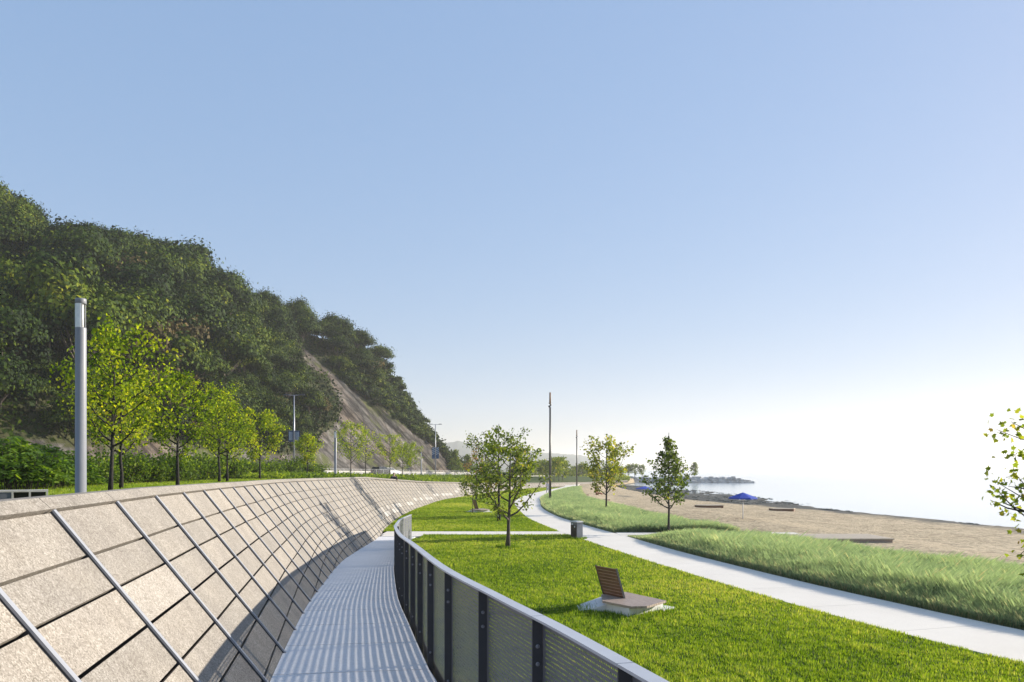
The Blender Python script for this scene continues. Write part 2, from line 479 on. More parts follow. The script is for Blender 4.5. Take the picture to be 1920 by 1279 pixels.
# wall base: behind the camera -> along the ramp -> along the far lawn
base_ctrl = [Vector((.35, -7, 0)), Vector((-.62, -1, 0)), Vector((-1.45, 3.3, 0))] + [Lp[0], Lp[2], Lp[4], Lp[6], Lp[8]]
base_ctrl += [Vector((*gp(*p), 0)) for p in [(721, 993.5), (747, 972), (773, 958), (794, 950), (831, 938), (873, 931.3), (930, 922.5), (1005, 915.2)]]
base_ctrl += [Vector((11, 150, 0)), Vector((19, 176, 0)), Vector((30, 205, 0))]
BASE = catmull(base_ctrl, 14)
A_TAB = [(-8, .29), (8.5, .285), (12.9, .315), (16.5, .345), (21, .37), (30, .43), (40, .50), (49, .56), (60, .82), (72, 1.14), (86, 1.46), (100, 1.78), (130, 2.3), (165, 2.75), (220, 2.98)]
def zbase(Y): return CZ - Hd(Y) if Y < 34.5 else 0.0
def wall_frame(pts, i):
    a = pts[max(i - 1, 0)]; b = pts[min(i + 1, len(pts) - 1)]
    d = (b - a).normalized()
    return d, Vector((-d.y, d.x, 0))       # tangent, left normal
def wall_section(p, nrm, up=0.0):
    """base point, top-of-panels point, coping edge, coping back edge"""
    zb = zbase(p.y); zt = CZ - lerp_tab(A_TAB, p.y); h = max(.12, zt - zb)
    B = Vector((p.x, p.y, zb)); off = .77 * h
    T = Vector((p.x + nrm.x * off, p.y + nrm.y * off, zt))
    C = T + Vector((nrm.x * .085, nrm.y * .085, .085))
    D = C + Vector((nrm.x * .07, nrm.y * .07, .012))
    return B, T, C, D

PITCH = 1.5
# shift the phase so that one batten stands at the place the photo shows it
tot = resample(BASE, step=.05)
i_c = min(range(len(tot)), key=lambda i: abs(tot[i].y - Lp[1].y) + (0 if tot[i].y > 0 else 99))
phase = (i_c * .05) % PITCH
STN = resample(BASE, step=PITCH, offset=phase)
SEC = [wall_section(STN[i], wall_frame(STN, i)[1]) for i in range(len(STN))]
TOPXY = sorted([(s[3].y, s[3].x, s[2].z) for s in SEC])
def wall_top_x(Y):
    t = [(a, b) for a, b, _ in TOPXY]; return lerp_tab(t, Y)
def wall_cap_z(Y):
    t = [(a, c) for a, _, c in TOPXY]; return lerp_tab(t, Y)

# ------------------------------------------------------------------ retaining wall
wall = thing('retaining_wall', 'long curving leaning retaining wall of beige aggregate panels with metal battens', 'wall', tuple(SEC[6][0]))
WL = Vector(SEC[6][0])
ROW = .335
pan = MB(); ptint = []; back = MB(); cop = MB(); ctint = []
rr = random.Random(3)
for i in range(len(SEC) - 1):
    (B0, T0, C0, D0), (B1, T1, C1, D1) = SEC[i], SEC[i + 1]
    B0, T0, C0, D0, B1, T1, C1, D1 = [v - WL for v in (B0, T0, C0, D0, B1, T1, C1, D1)]
    s0 = (B0 - T0); s1 = (B1 - T1); l0 = s0.length; l1 = s1.length
    u0 = s0 / l0; u1 = s1 / l1
    out = (T1 - T0).cross(u0).normalized()
    if out.z < 0: out = -out
    e = (T1 - T0).normalized()
    # backing a little behind the panels
    k = -.035
    back.quad(T0 + out * k, B0 + out * k - Vector((0, 0, .3)), B1 + out * k - Vector((0, 0, .3)), T1 + out * k)
    n = int(max(l0, l1) / ROW) + 2
    Yc = STN[i].y
    for r in range(n):
        a = r * ROW if r else 0.0
        b = (r + 1) * ROW
        a += .05 if r == 1 else 0; b += .05 if r == 0 else 0
        g = .009 + .00012 * max(0, 60 - Yc) * .3
        def cl(u, l, T, t): return T + u * min(t, l)
        if a + g >= min(l0, l1) - .02 and a + g >= max(l0, l1) - .02: continue
        gs = .012
        P = []
        for off in (-.05, 0.0):
            P += [cl(u0, l0, T0, a + g) + e * gs + out * off, cl(u0, l0, T0, b - g if b < l0 else b) + e * gs + out * off,
                  cl(u1, l1, T1, b - g if b < l1 else b) - e * gs + out * off, cl(u1, l1, T1, a + g) - e * gs + out * off]
        lift = out * rr.uniform(-.003, .003)
        P = [p + lift for p in P]
        pan.hexa(P)
        tnt = .5 + rr.gauss(0, .13)
        tnt = max(0, min(.85, tnt))
        # paler panels in one low row of the far stretch
        if 40 < Yc < 92 and r == n - 4 and rr.random() < .62: tnt = 1.0
        elif 40 < Yc < 92 and r == n - 5 and rr.random() < .18: tnt = .92
        ptint += [tnt] * 6
    # coping block
    g = .004
    o2 = out * .012
    P = [T0 + o2 + e * g - u0 * .012, T1 + o2 - e * g - u1 * .012, C1 + o2 - e * g, C0 + o2 + e * g]
    Dd = [D0 + e * g, D1 - e * g]
    i0 = len(cop.v)
    dn = Vector((0, 0, -.55))
    cop.v += [tuple(v) for v in (P[0], P[1], P[2], P[3], Dd[1], Dd[0], Dd[1] + dn, Dd[0] + dn, P[1] - out * .06, P[0] - out * .06)]
    for q in ((0, 1, 2, 3), (3, 2, 4, 5), (5, 4, 6, 7), (9, 8, 1, 0), (7, 6, 8, 9), (0, 3, 5, 7, 9), (1, 8, 6, 4, 2)): cop.face([i0 + z for z in q])
    ctint += [.5 + rr.gauss(0, .08)] * 7
pm = pan.mesh('panels', attr=ptint); link('panel_cladding', pm, M['agg'], wall)
link('backing', back.mesh('backing'), M['groove'], wall)
cm = cop.mesh('coping', attr=ctint); link('coping', cm, M['agg'], wall)
# battens
far = MB(); nb = 0
for i, (B, T, C, D) in enumerate(SEC):
    B, T = B - WL, T - WL
    d, nrm = wall_frame(STN, i)
    u = (B - T).normalized(); out = d.cross(u)
    if out.z < 0: out = -out
    out.normalize()
    mb = MB() if STN[i].y < 150 and i < 100 else far
    T2 = T + u * .004; B2 = B + u * .02
    for w, z0, z1, mi in ((.018, -.045, .012, 1), (.023, .012, .026, 0)):  # lower strip dark: the shadow gap beside the batten, put into its colour
        P = [T2 - d * w + out * z0, T2 + d * w + out * z0, B2 + d * w + out * z0, B2 - d * w + out * z0]
        mb.hexa(P + [p + out * (z1 - z0) for p in P], mi)
    if mb is not far: link('batten', mb.mesh('batten'), [M['batten'], M['dark']], wall)
if far.v:
    o = link('far_battens', far.mesh('far_battens'), [M['batten'], M['dark']], wall); o['kind'] = 'stuff'

# ------------------------------------------------------------------ fence line and deck
fence_ctrl = [Vector((1.95, -3.0, 0)), Vector((1.15, .8, 0)), Vector((.40, 3.75, 0)), Vector((-.05, 5.28, 0))]
SH = Vector((.070, 0, 0))
fence_ctrl += [Rp[0] + SH, Rp[2] + SH, Rp[4] + SH, Rp[6] + SH]
fence_ctrl += [Vector(((738.9 - PX) / F * 21.4, 21.4, 0)) + SH, Vector(((743.7 - PX) / F * 25.7, 25.7, 0)) + SH, Vector(((753 - PX) / F * 29.4, 29.4, 0)) + SH * .5, Vector(((774.5 - PX) / F * 34.6, 34.6, 0))]
FEN = catmull(fence_ctrl, 12)
FEN_FINE = resample(FEN, step=.1)
def fence_x(Y): return lerp_tab([(p.y, p.x) for p in FEN_FINE], Y)
def base_x(Y): return lerp_tab([(p.y, p.x) for p in BASE], Y)

deck = MB()
ws = resample(BASE, step=1.45, offset=.3)
fs = resample(FEN, n=400)
def nearest_on(line, p, nrm):
    # where the normal through p meets the fence line
    best = min(line, key=lambda q: abs((q - p).dot(Vector((nrm.y, -nrm.x, 0)))) + (0 if (q - p).dot(nrm) < .2 else 50))
    return best
slabs = [p for p in ws if p.y < 36.2]
edges = []
for i, p in enumerate(slabs):
    d, nrm = wall_frame(slabs, i)
    if p.y < 33:
        q = nearest_on(fs, p, nrm)
        edges.append((p + nrm * .02, Vector((q.x, q.y, 0)) + nrm * .075))
edges.append((Vector((base_x(35.6), 35.6, 0)), Vector((fence_x(34.6) - .02, 35.6, 0))))
for (a0, b0), (a1, b1) in zip(edges, edges[1:]):
    g = (a1 - a0).normalized() * .009
    n = 4
    for k in range(n):
        t0, t1 = k / n, (k + 1) / n
        c0 = [a0.lerp(a1, t0), b0.lerp(b1, t0), b0.lerp(b1, t1), a0.lerp(a1, t1)]
        if k == 0: c0[0] = c0[0] + g; c0[1] = c0[1] + g
        if k == n - 1: c0[2] = c0[2] - g; c0[3] = c0[3] - g
        top = [Vector((v.x, v.y, CZ - Hd(v.y) + .006)) for v in c0]
        bot = [Vector((v.x, v.y, -.4)) for v in c0]
        deck.hexa(bot + top)
struct(link('walkway', deck.mesh('walkway'), M['deck']))

# ------------------------------------------------------------------ perforated railing
fence = thing('perforated_railing', 'charcoal perforated metal railing with pale flat handrail curving along the ramp', 'railing', (Rp[2].x, Rp[2].y, CZ - Hd(Rp[2].y)))
FL = Vector(fence.location)
FH = 1.07
posts = resample(FEN, step=1.22, offset=.42)
sub = 6
allp = resample(FEN, step=1.22 / sub, offset=.42)
def fdir(p):
    i = min(range(len(FEN_FINE)), key=lambda i: (FEN_FINE[i] - p).length)
    return wall_frame(FEN_FINE, i)
rail = MB()
for j in range(len(posts)):
    p = posts[j]; d, nrm = fdir(p)                 # nrm points to the deck side
    zb = CZ - Hd(p.y)
    z0 = zb - .22; z1 = zb + FH - .016
    mb = MB(); w = .066; th = .006
    b = Vector((p.x, p.y, 0))
    def ring(z): return [Vector((*(b + nrm * .004 - d * th).xy, z)), Vector((*(b + nrm * .004 + d * th).xy, z)), Vector((*(b + nrm * w + d * th).xy, z)), Vector((*(b + nrm * w - d * th).xy, z))]
    mb.hexa([v - FL for v in ring(z0)] + [v - FL for v in ring(z1)])
    po = link('post', mb.mesh('post'), M['dark'], fence)
    if p.y < 20:
        for zz in (z1 - .155, z1 - .255, zb + .12):
            bm_ = MB()
            c = b + nrm * .035 - d * th; c = Vector((c.x, c.y, zz)) - FL
            n = 10; i0 = len(bm_.v)
            up = Vector((0, 0, 1))
            for rd, oo in ((.0125, 0), (.0125, .005), (.007, .008)):
                for k in range(n):
                    a = 2 * math.pi * k / n
                    bm_.v.append(tuple(c - d * oo + nrm * rd * math.cos(a) + up * rd * math.sin(a)))
            for q in range(2):
                for k in range(n):
                    k2 = (k + 1) % n
                    bm_.face((i0 + q * n + k, i0 + q * n + k2, i0 + (q + 1) * n + k2, i0 + (q + 1) * n + k))
            bm_.face([i0 + 2 * n + k for k in range(n)])
            link('bolt', bm_.mesh('bolt'), M['bolt'], po)
    if j + 1 < len(posts):
        seg = [allp[min(j * sub + k, len(allp) - 1)] for k in range(sub + 1)]
        pb = MB(); acc = .004 if False else .0
        for k in range(sub):
            a, c = seg[k], seg[k + 1]; l = (c - a).length
            za, zc = CZ - Hd(a.y), CZ - Hd(c.y)
            hp = FH - .02 - .016
            V = [Vector((a.x, a.y, za + .02)), Vector((c.x, c.y, zc + .02)), Vector((c.x, c.y, zc + .02 + hp)), Vector((a.x, a.y, za + .02 + hp))]
            pb.quad(*[v - FL for v in V], uv=[(acc, 0), (acc + l, 0), (acc + l, hp), (acc, hp)])
            acc += l
        link('panel', pb.mesh('panel'), M['perf'], fence)
        # handrail piece with an open seam at each post
        for k in range(sub):
            a, c = seg[k], seg[k + 1]
            da, na = fdir(a); dc, nc = fdir(c)
            ga = .004 if k == 0 else 0; gc = .004 if k == sub - 1 else 0
            za, zc = CZ - Hd(a.y) + FH, CZ - Hd(c.y) + FH
            def pt(p, d, n, off, z, g): q = p + n * off + d * g; return Vector((q.x, q.y, z)) - FL
            lo = [pt(a, da, na, .070, za - .014, ga), pt(a, da, na, -.006, za - .014, ga), pt(c, dc, nc, -.006, zc - .014, -gc), pt(c, dc, nc, .070, zc - .014, -gc)]
            hi = [v + Vector((0, 0, .014)) for v in lo]
            rail.hexa(lo + hi)
link('handrail', rail.mesh('handrail'), [M['rail'], M['dark']], fence)
kick = MB()
for a, c in zip(allp, allp[1:]):
    da, na = fdir(a); dc, nc = fdir(c)
    za, zc = CZ - Hd(a.y), CZ - Hd(c.y)
    def pt(p, n, off, z): q = p + n * off; return Vector((q.x, q.y, z)) - FL
    lo = [pt(a, na, -.004, za - .25), pt(a, na, -.010, za - .25), pt(c, nc, -.010, zc - .25), pt(c, nc, -.004, zc - .25)]
    kick.hexa(lo + [pt(a, na, -.004, za + .015), pt(a, na, -.010, za + .015), pt(c, nc, -.010, zc + .015), pt(c, nc, -.004, zc + .015)])
link('bottom_plate', kick.mesh('bottom_plate'), M['dark'], fence)

# ------------------------------------------------------------------ ground sheets
PL_ = [(1055, 906.5), (1059, 912), (1028, 919), (991, 927.6), (970, 937), (965, 946), (981.5, 965), (1000, 977), (1048, 997), (1093, 1012.5), (1169, 1038), (1234, 1059), (1280, 1073), (1493, 1136.7), (1703, 1193), (1920, 1247)]
PR_ = [(1087, 908.5), (1080, 914.5), (1056, 918), (1032, 925), (1014, 934), (1013, 942), (1017, 953), (1042, 967.5), (1084, 981.5), (1138, 997), (1176, 1007), (1280, 1036.7), (1493, 1090), (1703, 1138), (1920, 1185)]
PLW = [Vector((20, 215, 0)), Vector((13.5, 190, 0))] + [Vector((*gp(*p), 0)) for p in PL_] + [Vector((9.6, 7.2, 0)), Vector((11.2, 2, 0))]
PRW = [Vector((24, 210, 0)), Vector((17.5, 185, 0))] + [Vector((*gp(*p), 0)) for p in PR_] + [Vector((11.3, 9.6, 0)), Vector((13.2, 3, 0))]
PLC = catmull(PLW, 8); PRC = catmull(PRW, 8)
def side_x(line, Y):
    pts = sorted([(p.y, p.x) for p in line]); return lerp_tab(pts, Y)
pl = resample(PLC, n=325); pr = resample(PRC, n=325)
pm_ = MB()
for i in range(324):
    q = [pl[i], pl[i + 1], pr[i + 1], pr[i]]
    if i % 4 == 0:
        gq = (q[1] - q[0]).normalized() * .012; q[0] = q[0] + gq; q[3] = q[3] + gq
    pm_.hexa([(v.x, v.y, -.2) for v in q] + [(v.x, v.y, .03) for v in q])
struct(link('footpath', pm_.mesh('footpath'), M['path']))
cp = MB()
X0, X1 = base_x(37.3) + .1, side_x(PLC, 37.3)
for k in range(8):
    a = X0 + (X1 - X0) * k / 8; b = X0 + (X1 - X0) * (k + 1) / 8
    y0 = 35.62 if k == 0 else 36.5
    cp.box(a + .004, 36.5, -.2, b - .004, 38.3, .026)
cp.box(base_x(36) + .1, 35.61, -.2, fence_x(34.6) + .25, 36.495, .024)
struct(link('crossing_path', cp.mesh('crossing_path'), M['path']))

def sand_edge(Y):     # x where the beach grass gives way to sand
    return lerp_tab([(0, 16), (8, 16), (16, 15), (21, 13.7), (25.7, 12), (31, 10.6), (37, 10.4), (38.5, 10.6), (41, 9.6), (53.6, 8.6), (60.5, 8.1), (83, 7.5), (101, 8.7), (128, 10.8), (160, 16), (190, 21), (215, 28), (260, 40)], Y)
def shore_x(Y):
    return lerp_tab([(0, 41), (60, 37.5), (72, 36.6), (84, 35), (94, 31.5), (112, 26.5), (150, 25), (176, 25), (230, 27), (300, 30), (500, 60)], Y)
def flats_x(Y):
    return lerp_tab([(0, 42), (72, 37.6), (84, 36.4), (95, 36), (110, 38), (130, 40), (160, 40), (190, 37), (225, 33), (300, 31), (500, 62)], Y)
WZ = -1.5
def sand_z(X, Y):
    e = sand_edge(Y); s = shore_x(Y); f = flats_x(Y)
    if X < e: return -.03
    d = X - e
    z1 = -.03 - .10 * min(1, d / 1.2) - .42 * min(1, max(0, d - (1.2 if Y > 60 else 6.2)) / (2.5 if Y > 60 else 4.5))
    if X < s:
        d0 = 2.5 if Y > 60 else 7.0
        if d < d0: return z1
        k = (d - d0) / max(1, s - e - d0)
        return z1 + (WZ + .10 - z1) * k
    if X < f: return WZ + .10 - .12 * (X - s) / max(.3, f - s)
    return WZ - .02 - .09 * (X - f)
xs = np.concatenate([np.linspace(-6, 6, 7), np.arange(7, 52, .5), np.array([54, 58, 66, 80, 120, 300, 900])])
ys = np.concatenate([np.arange(-14, 60, .9), np.arange(60, 140, 1.6), np.arange(140, 320, 4), np.array([340, 400, 500])])
gx, gy = np.meshgrid(xs, ys)
gz = np.vectorize(sand_z)(gx, gy)
flat = (gx > np.vectorize(shore_x)(gy) - 4) & (gx < np.vectorize(flats_x)(gy) + 3)
sandy = gx > np.vectorize(sand_edge)(gy) + 2
gz = gz + np.where(sandy, .05 * fbm(gx, gy, .6, 3, 5), 0) + np.where(flat, .10 * fbm(gx, gy * .6, .35, 4, 9), 0)
gz = np.maximum(gz, -4.5)
def grid_mesh(name, gx, gy, gz, attr=None, aname='rock'):
    ny, nx = gx.shape
    V = np.stack([gx, gy, gz], -1).reshape(-1, 3)
    idx = np.arange(ny * nx).reshape(ny, nx)
    Fq = np.stack([idx[:-1, :-1], idx[:-1, 1:], idx[1:, 1:], idx[1:, :-1]], -1).reshape(-1, 4)
    me = bpy.data.meshes.new(name)
    me.vertices.add(len(V)); me.vertices.foreach_set('co', V.astype(np.float32).ravel())
    me.loops.add(Fq.size); me.loops.foreach_set('vertex_index', Fq.astype(np.int32).ravel())
    me.polygons.add(len(Fq))
    me.polygons.foreach_set('loop_start', np.arange(0, Fq.size, 4, dtype=np.int32))
    me.polygons.foreach_set('loop_total', np.full(len(Fq), 4, dtype=np.int32))
    me.polygons.foreach_set('use_smooth', np.ones(len(Fq), bool))
    if attr is not None:
        a = me.attributes.new(aname, 'FLOAT', 'POINT'); a.data.foreach_set('value', attr.astype(np.float32).ravel())
    me.update(calc_edges=True)
    return me
struct(link('beach', grid_mesh('beach', gx, gy, gz), M['sand']))
gb = MB(); gb.quad((-400, -60, -.08), (6, -60, -.08), (6, 330, -.08), (-400, 330, -.08))
gb.quad((-3000, 330, -.08), (26, 330, -.08), (60, 700, -.08), (-3000, 700, -.08))
gb.quad((-3000, 700, -.1), (60, 700, -.1), (220, 2600, -.1), (-3000, 2600, -.1))
struct(link('ground', gb.mesh('ground'), M['meadow']))
wm = MB(); wm.quad((-20, -60, WZ), (3200, -60, WZ), (3200, 3200, WZ), (-20, 3200, WZ))
struct(link('lake', wm.mesh('lake'), M['water']))

# lawns (soil sheets; the blades are separate 'stuff')
lm = MB()
L1 = []
for Y in np.arange(-3, 36.51, .5):
    xa = fence_x(Y) - .0 if Y < 34.6 else fence_x(34.6) + .1
    L1.append((xa, side_x(PLC, Y), Y))
for (a, b, y), (c, d, y2) in zip(L1, L1[1:]):
    lm.quad((a + .02, y, .012), (b, y, .012), (d, y2, .012), (c + .02, y2, .012))
L2 = []
for Y in np.arange(38.3, 136, 1.0): L2.append((base_x(Y), side_x(PLC, Y), Y))
for (a, b, y), (c, d, y2) in zip(L2, L2[1:]):
    if b > a: lm.quad((a, y, .02), (b, y, .02), (max(d, c), y2, .02), (c, y2, .02))
struct(link('lower_lawn', lm.mesh('lower_lawn'), M['lawn']))
dm = MB()
for Y in np.arange(2, 35.6, .8):
    y2 = min(Y + .8, 35.65)
    dm.quad((side_x(PRC, Y), Y, .012), (sand_edge(Y), Y, .012), (sand_edge(y2), y2, .012), (side_x(PRC, y2), y2, .012))
for Y in np.arange(37.75, 134, 1.0):
    y2 = Y + 1
    dm.quad((side_x(PRC, Y), Y, .012), (sand_edge(Y), Y, .012), (sand_edge(y2), y2, .012), (side_x(PRC, y2), y2, .012))
struct(link('dune_bed', dm.mesh('dune_bed'), M['dune']))
# boardwalk from the footpath to the sand
bw = MB()
x0 = side_x(PRC, 36.7) - .02
xx = x0
while xx < 12.2:
    bw.box(xx + .004, 35.72, -.1, xx + 1.196, 37.6, .034); xx += 1.2
struct(link('beach_path', bw.mesh('beach_path'), M['path']))
pf = thing('beach_platform', 'low pale timber platform where the beach path meets the sand', 'platform', (14.2, 35.3, 0))
pb = MB(); n = 0
for k in range(16):
    pb.box(-1.95, -1.2 + k * .16, -.005, 2.1, -1.2 + k * .16 + .15, .045)
link('boards', pb.mesh('boards'), M['wood_pale'], pf)
fr = MB(); fr.box(-1.9, -1.15, -.55, 2.05, 1.3, -.01); link('skirt', fr.mesh('skirt'), M['wood_grey'], pf)

# ------------------------------------------------------------------ upper terrace
def zu(Y): return lerp_tab([(-20, 2.35), (70, 2.35), (110, 1.9), (150, 1.6), (200, 1.2), (300, .6)], Y)
def terrace_z(X, Y):
    d = max(0, wall_top_x(Y) - X)
    zc = min(wall_cap_z(Y) - .12, 2.35)
    k = min(1, d / 12); k = k * k * (3 - 2 * k)
    return zc + (zu(Y) - zc) * k
ty = np.concatenate([np.arange(-10, 60, 1.5), np.arange(60, 236, 3.0)])
td = np.concatenate([np.array([-.28, 0, .5, 1, 2, 3, 4, 6, 8, 10, 12, 15]), np.arange(20, 100, 8)])
tx = np.array([[wall_top_x(Y) - d for d in td] for Y in ty])
tyy = np.repeat(ty[:, None], len(td), 1)
tz = np.array([[terrace_z(x, y) for x, y in zip(r, q)] for r, q in zip(tx, tyy)])
struct(link('upper_terrace', grid_mesh('upper_terrace', tx[:, ::-1], tyy[:, ::-1], tz[:, ::-1]), M['lawn']))

# road behind the terrace
ROADC = [Vector(p) for p in [(-62, 18, 0), (-52, 50, 0), (-41, 85, 0), (-33, 112, 0), (-25, 145, 0), (-17.5, 172, 0), (-8, 200, 0), (4, 232, 0), (20, 268, 0)]]
RD = resample(catmull(ROADC, 10), step=3.0)
def rz(p): return zu(p.y) + .03
rm = MB(); sm = MB(); bars = MB()
for i in range(len(RD) - 1):
    a, b = RD[i], RD[i + 1]; _, na = wall_frame(RD, i); _, nb_ = wall_frame(RD, i + 1)
    def P(p, n, o, z): q = p + n * o; return (q.x, q.y, rz(p) + z)
    rm.quad(P(a, na, -4.5, .02), P(b, nb_, -4.5, .02), P(b, nb_, 4.5, .02), P(a, na, 4.5, .02))
    sm.hexa([P(a, na, -6.6, -.1), P(b, nb_, -6.6, -.1), P(b, nb_, -4.52, -.1), P(a, na, -4.52, -.1), P(a, na, -6.6, .14), P(b, nb_, -6.6, .14), P(b, nb_, -4.52, .14), P(a, na, -4.52, .14)])
struct(link('road', rm.mesh('road'), M['asphalt']))
struct(link('roadside_pavement', sm.mesh('roadside_pavement'), M['curb']))
bar = thing('concrete_barrier', 'pale concrete road barrier running below the rocky hill', 'barrier', (-30, 120, zu(120)))
BL = Vector(bar.location); bb = MB(); cap = MB()
for i in range(len(RD) - 1):
    a, b = RD[i], RD[i + 1]; _, na = wall_frame(RD, i); _, nb_ = wall_frame(RD, i + 1)
    def P(p, n, o, z): q = p + n * o; return Vector((q.x, q.y, rz(p) + z)) - BL
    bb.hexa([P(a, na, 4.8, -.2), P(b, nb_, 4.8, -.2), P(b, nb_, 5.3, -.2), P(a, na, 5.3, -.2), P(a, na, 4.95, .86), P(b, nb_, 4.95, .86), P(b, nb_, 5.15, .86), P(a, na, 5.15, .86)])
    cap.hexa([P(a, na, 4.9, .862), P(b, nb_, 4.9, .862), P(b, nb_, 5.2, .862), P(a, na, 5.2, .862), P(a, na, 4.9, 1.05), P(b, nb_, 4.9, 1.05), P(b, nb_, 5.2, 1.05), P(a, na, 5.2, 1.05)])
link('barrier_body', bb.mesh('barrier_body'), m_plain('shaded_grey_concrete', (.30, .295, .285), .9), bar)  # body darker than cap: shade and sun put into the concrete tones
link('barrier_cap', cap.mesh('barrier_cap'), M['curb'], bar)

# wire fence along the near edge of the road
wf = thing('wire_fence', 'light wire mesh fence on thin grey posts beside the road', 'fence', (-40, 70, zu(70)))
WFL = Vector(wf.location); npst = 0; mesh = MB()
pr_ = None
for i in range(0, len(RD), 1):
    a = RD[i]; _, na = wall_frame(RD, i); q = a + na * -7.0
    if not (25 < q.y < 190): continue
    z = zu(q.y)
    mb = MB(); mb.lathe([(.03, z - .1 - WFL.z), (.03, z + 1.25 - WFL.z)], 6, 0, q.x - WFL.x, q.y - WFL.y)
    link('fence_post', mb.mesh('fence_post'), M['wire'], wf)
    cur = Vector((q.x, q.y, z)) - WFL
    if pr_ is not None:
        for hz in (.1, .3, .5, .7, .9, 1.1, 1.22):
            mesh.tube([pr_ + Vector((0, 0, hz)), cur + Vector((0, 0, hz))], [.012 if hz > 1.2 else .006] * 2, 4)
        for k in range(1, 12):
            c = pr_.lerp(cur, k / 12); mesh.tube([c + Vector((0, 0, .05)), c + Vector((0, 0, 1.22))], [.005] * 2, 3)
    pr_ = cur
link('wire_mesh', mesh.mesh('wire_mesh'), M['wire'], wf)

# ------------------------------------------------------------------ the hill
HB = [Vector(p) for p in [(-112, -20, 0), (-80, 30, 0), (-61, 62, 0), (-48.5, 92, 0), (-40.5, 118, 0), (-33, 147, 0), (-25.5, 174, 0), (-17.0, 196, 0), (-9, 214, 0)]]
SKY = [(-500, 200, 110), (-200, 285, 140), (0, 355, 158), (100, 415, 164), (215, 440, 170), (330, 462, 175), (440, 520, 180), (545, 560, 186), (640, 608, 192), (690, 640, 195), (733, 678, 198), (772, 748, 202), (812, 803, 205), (843, 866, 208)]
HR = []
for px, py, Y in SKY:
    th = lerp_tab([(0, 6.5), (550, 6.5), (700, 5), (775, 2.0), (845, 1)], px)
    HR.append(Vector(((px - PX) / F * Y, Y, CZ + (PY - py) / F * Y - th)))
NC = 520
hb = resample(catmull(HB, 12), n=NC); hr = resample(catmull(HR, 12), n=NC)
NV = 150
hx = np.zeros((NV + 14, NC)); hy = hx.copy(); hz = hx.copy(); hv = hx.copy()
for i in range(NC):
    b, r = hb[i], hr[i]
    zb = zu(b.y) - .4
    for j in range(NV + 14):
        v = j / NV
        if v <= 1:
            hx[j, i] = b.x + (r.x - b.x) * v; hy[j, i] = b.y + (r.y - b.y) * v
            hz[j, i] = zb + (r.z - zb) * (v ** .86)
        else:
            d = (r - b); d.z = 0; d.normalize(); e = (v - 1) * 260
            hx[j, i] = r.x + d.x * e; hy[j, i] = r.y + d.y * e; hz[j, i] = r.z - e * .18
        hv[j, i] = v
q = hx * .75 + hz * .66
bulge = fbm(hx, hz + hy * .3, .05, 4, 21)
stra = fbm(q * 1.0, hy * .03 + hz * .02, .45, 4, 33)
w = np.clip(hv * 6, 0, 1) * np.clip((1.05 - hv) * 6, 0, 1)
hx = hx + (bulge * 2.2 + stra * 2.0) * w * .8
hy = hy - (bulge * 2.2 + stra * 2.0) * w * .55
ROCK = [(548, 640), (585, 668), (612, 690), (650, 722), (700, 752), (745, 790), (782, 818), (812, 842), (838, 862), (848, 900), (560, 900), (590, 848), (600, 812), (628, 800), (640, 770), (632, 735), (614, 708), (585, 690), (556, 662)]
pxh = PX + F * hx / np.maximum(hy, 1); pyh = PY + F * (CZ - hz) / np.maximum(hy, 1)
jx = pxh + 7 * fbm(hx, hz, .25, 3, 4); jy = pyh + 7 * fbm(hx, hz, .25, 3, 8)
rock = in_poly_np(jx.ravel(), jy.ravel(), ROCK).reshape(hx.shape) & (hv < 1.0)
low = (hv < .075 + .05 * fbm(hx, hy, .08, 3, 14)) 
rockm = (rock | low).astype(float)
struct(link('hill', grid_mesh('hill', hx, hy, hz, rockm), M['hill']))
# ------------------------------------------------------------------ foliage generators
LEAF_SHAPES = {
    'diamond': np.array([(0, 0), (.32, .45), (0, 1), (-.32, .45)]),
    'oval': np.array([(0, 0), (.27, .25), (.3, .62), (0, 1), (-.3, .62), (-.27, .25)]),
    'maple': np.array([(0, 0), (.42, .08), (.30, .30), (.62, .52), (.26, .60), (0, 1.0), (-.26, .60), (-.62, .52), (-.30, .30), (-.42, .08)]),
}
def leaves(P, size, shape, rng, droop=.35, outward=None, normal=None):
    """P (n,3) leaf positions -> vertices (n*k,3)"""
    n = len(P); sh = LEAF_SHAPES[shape]; k = len(sh)
    a = rng.normal(size=(n, 3)); a[:, 2] -= droop
    if outward is not None: a += outward
    a /= np.linalg.norm(a, axis=1)[:, None] + 1e-9
    b = rng.normal(size=(n, 3)); b -= (b * a).sum(1)[:, None] * a
    b /= np.linalg.norm(b, axis=1)[:, None] + 1e-9
    c = np.cross(a, b)
    if normal is not None:
        c = normal + rng.normal(size=(n, 3)) * .3
        c /= np.linalg.norm(c, axis=1)[:, None] + 1e-9
        a = np.cross(c, rng.normal(size=(n, 3))); a /= np.linalg.norm(a, axis=1)[:, None] + 1e-9
        b = np.cross(c, a)
    s = size * rng.uniform(.65, 1.3, n)
    V = np.zeros((n, k, 3))
    for i, (x, y) in enumerate(sh):
        fold = abs(x) * .35
        V[:, i] = P + s[:, None] * (a * y + b * x + c * fold)
    return V.reshape(-1, 3), k

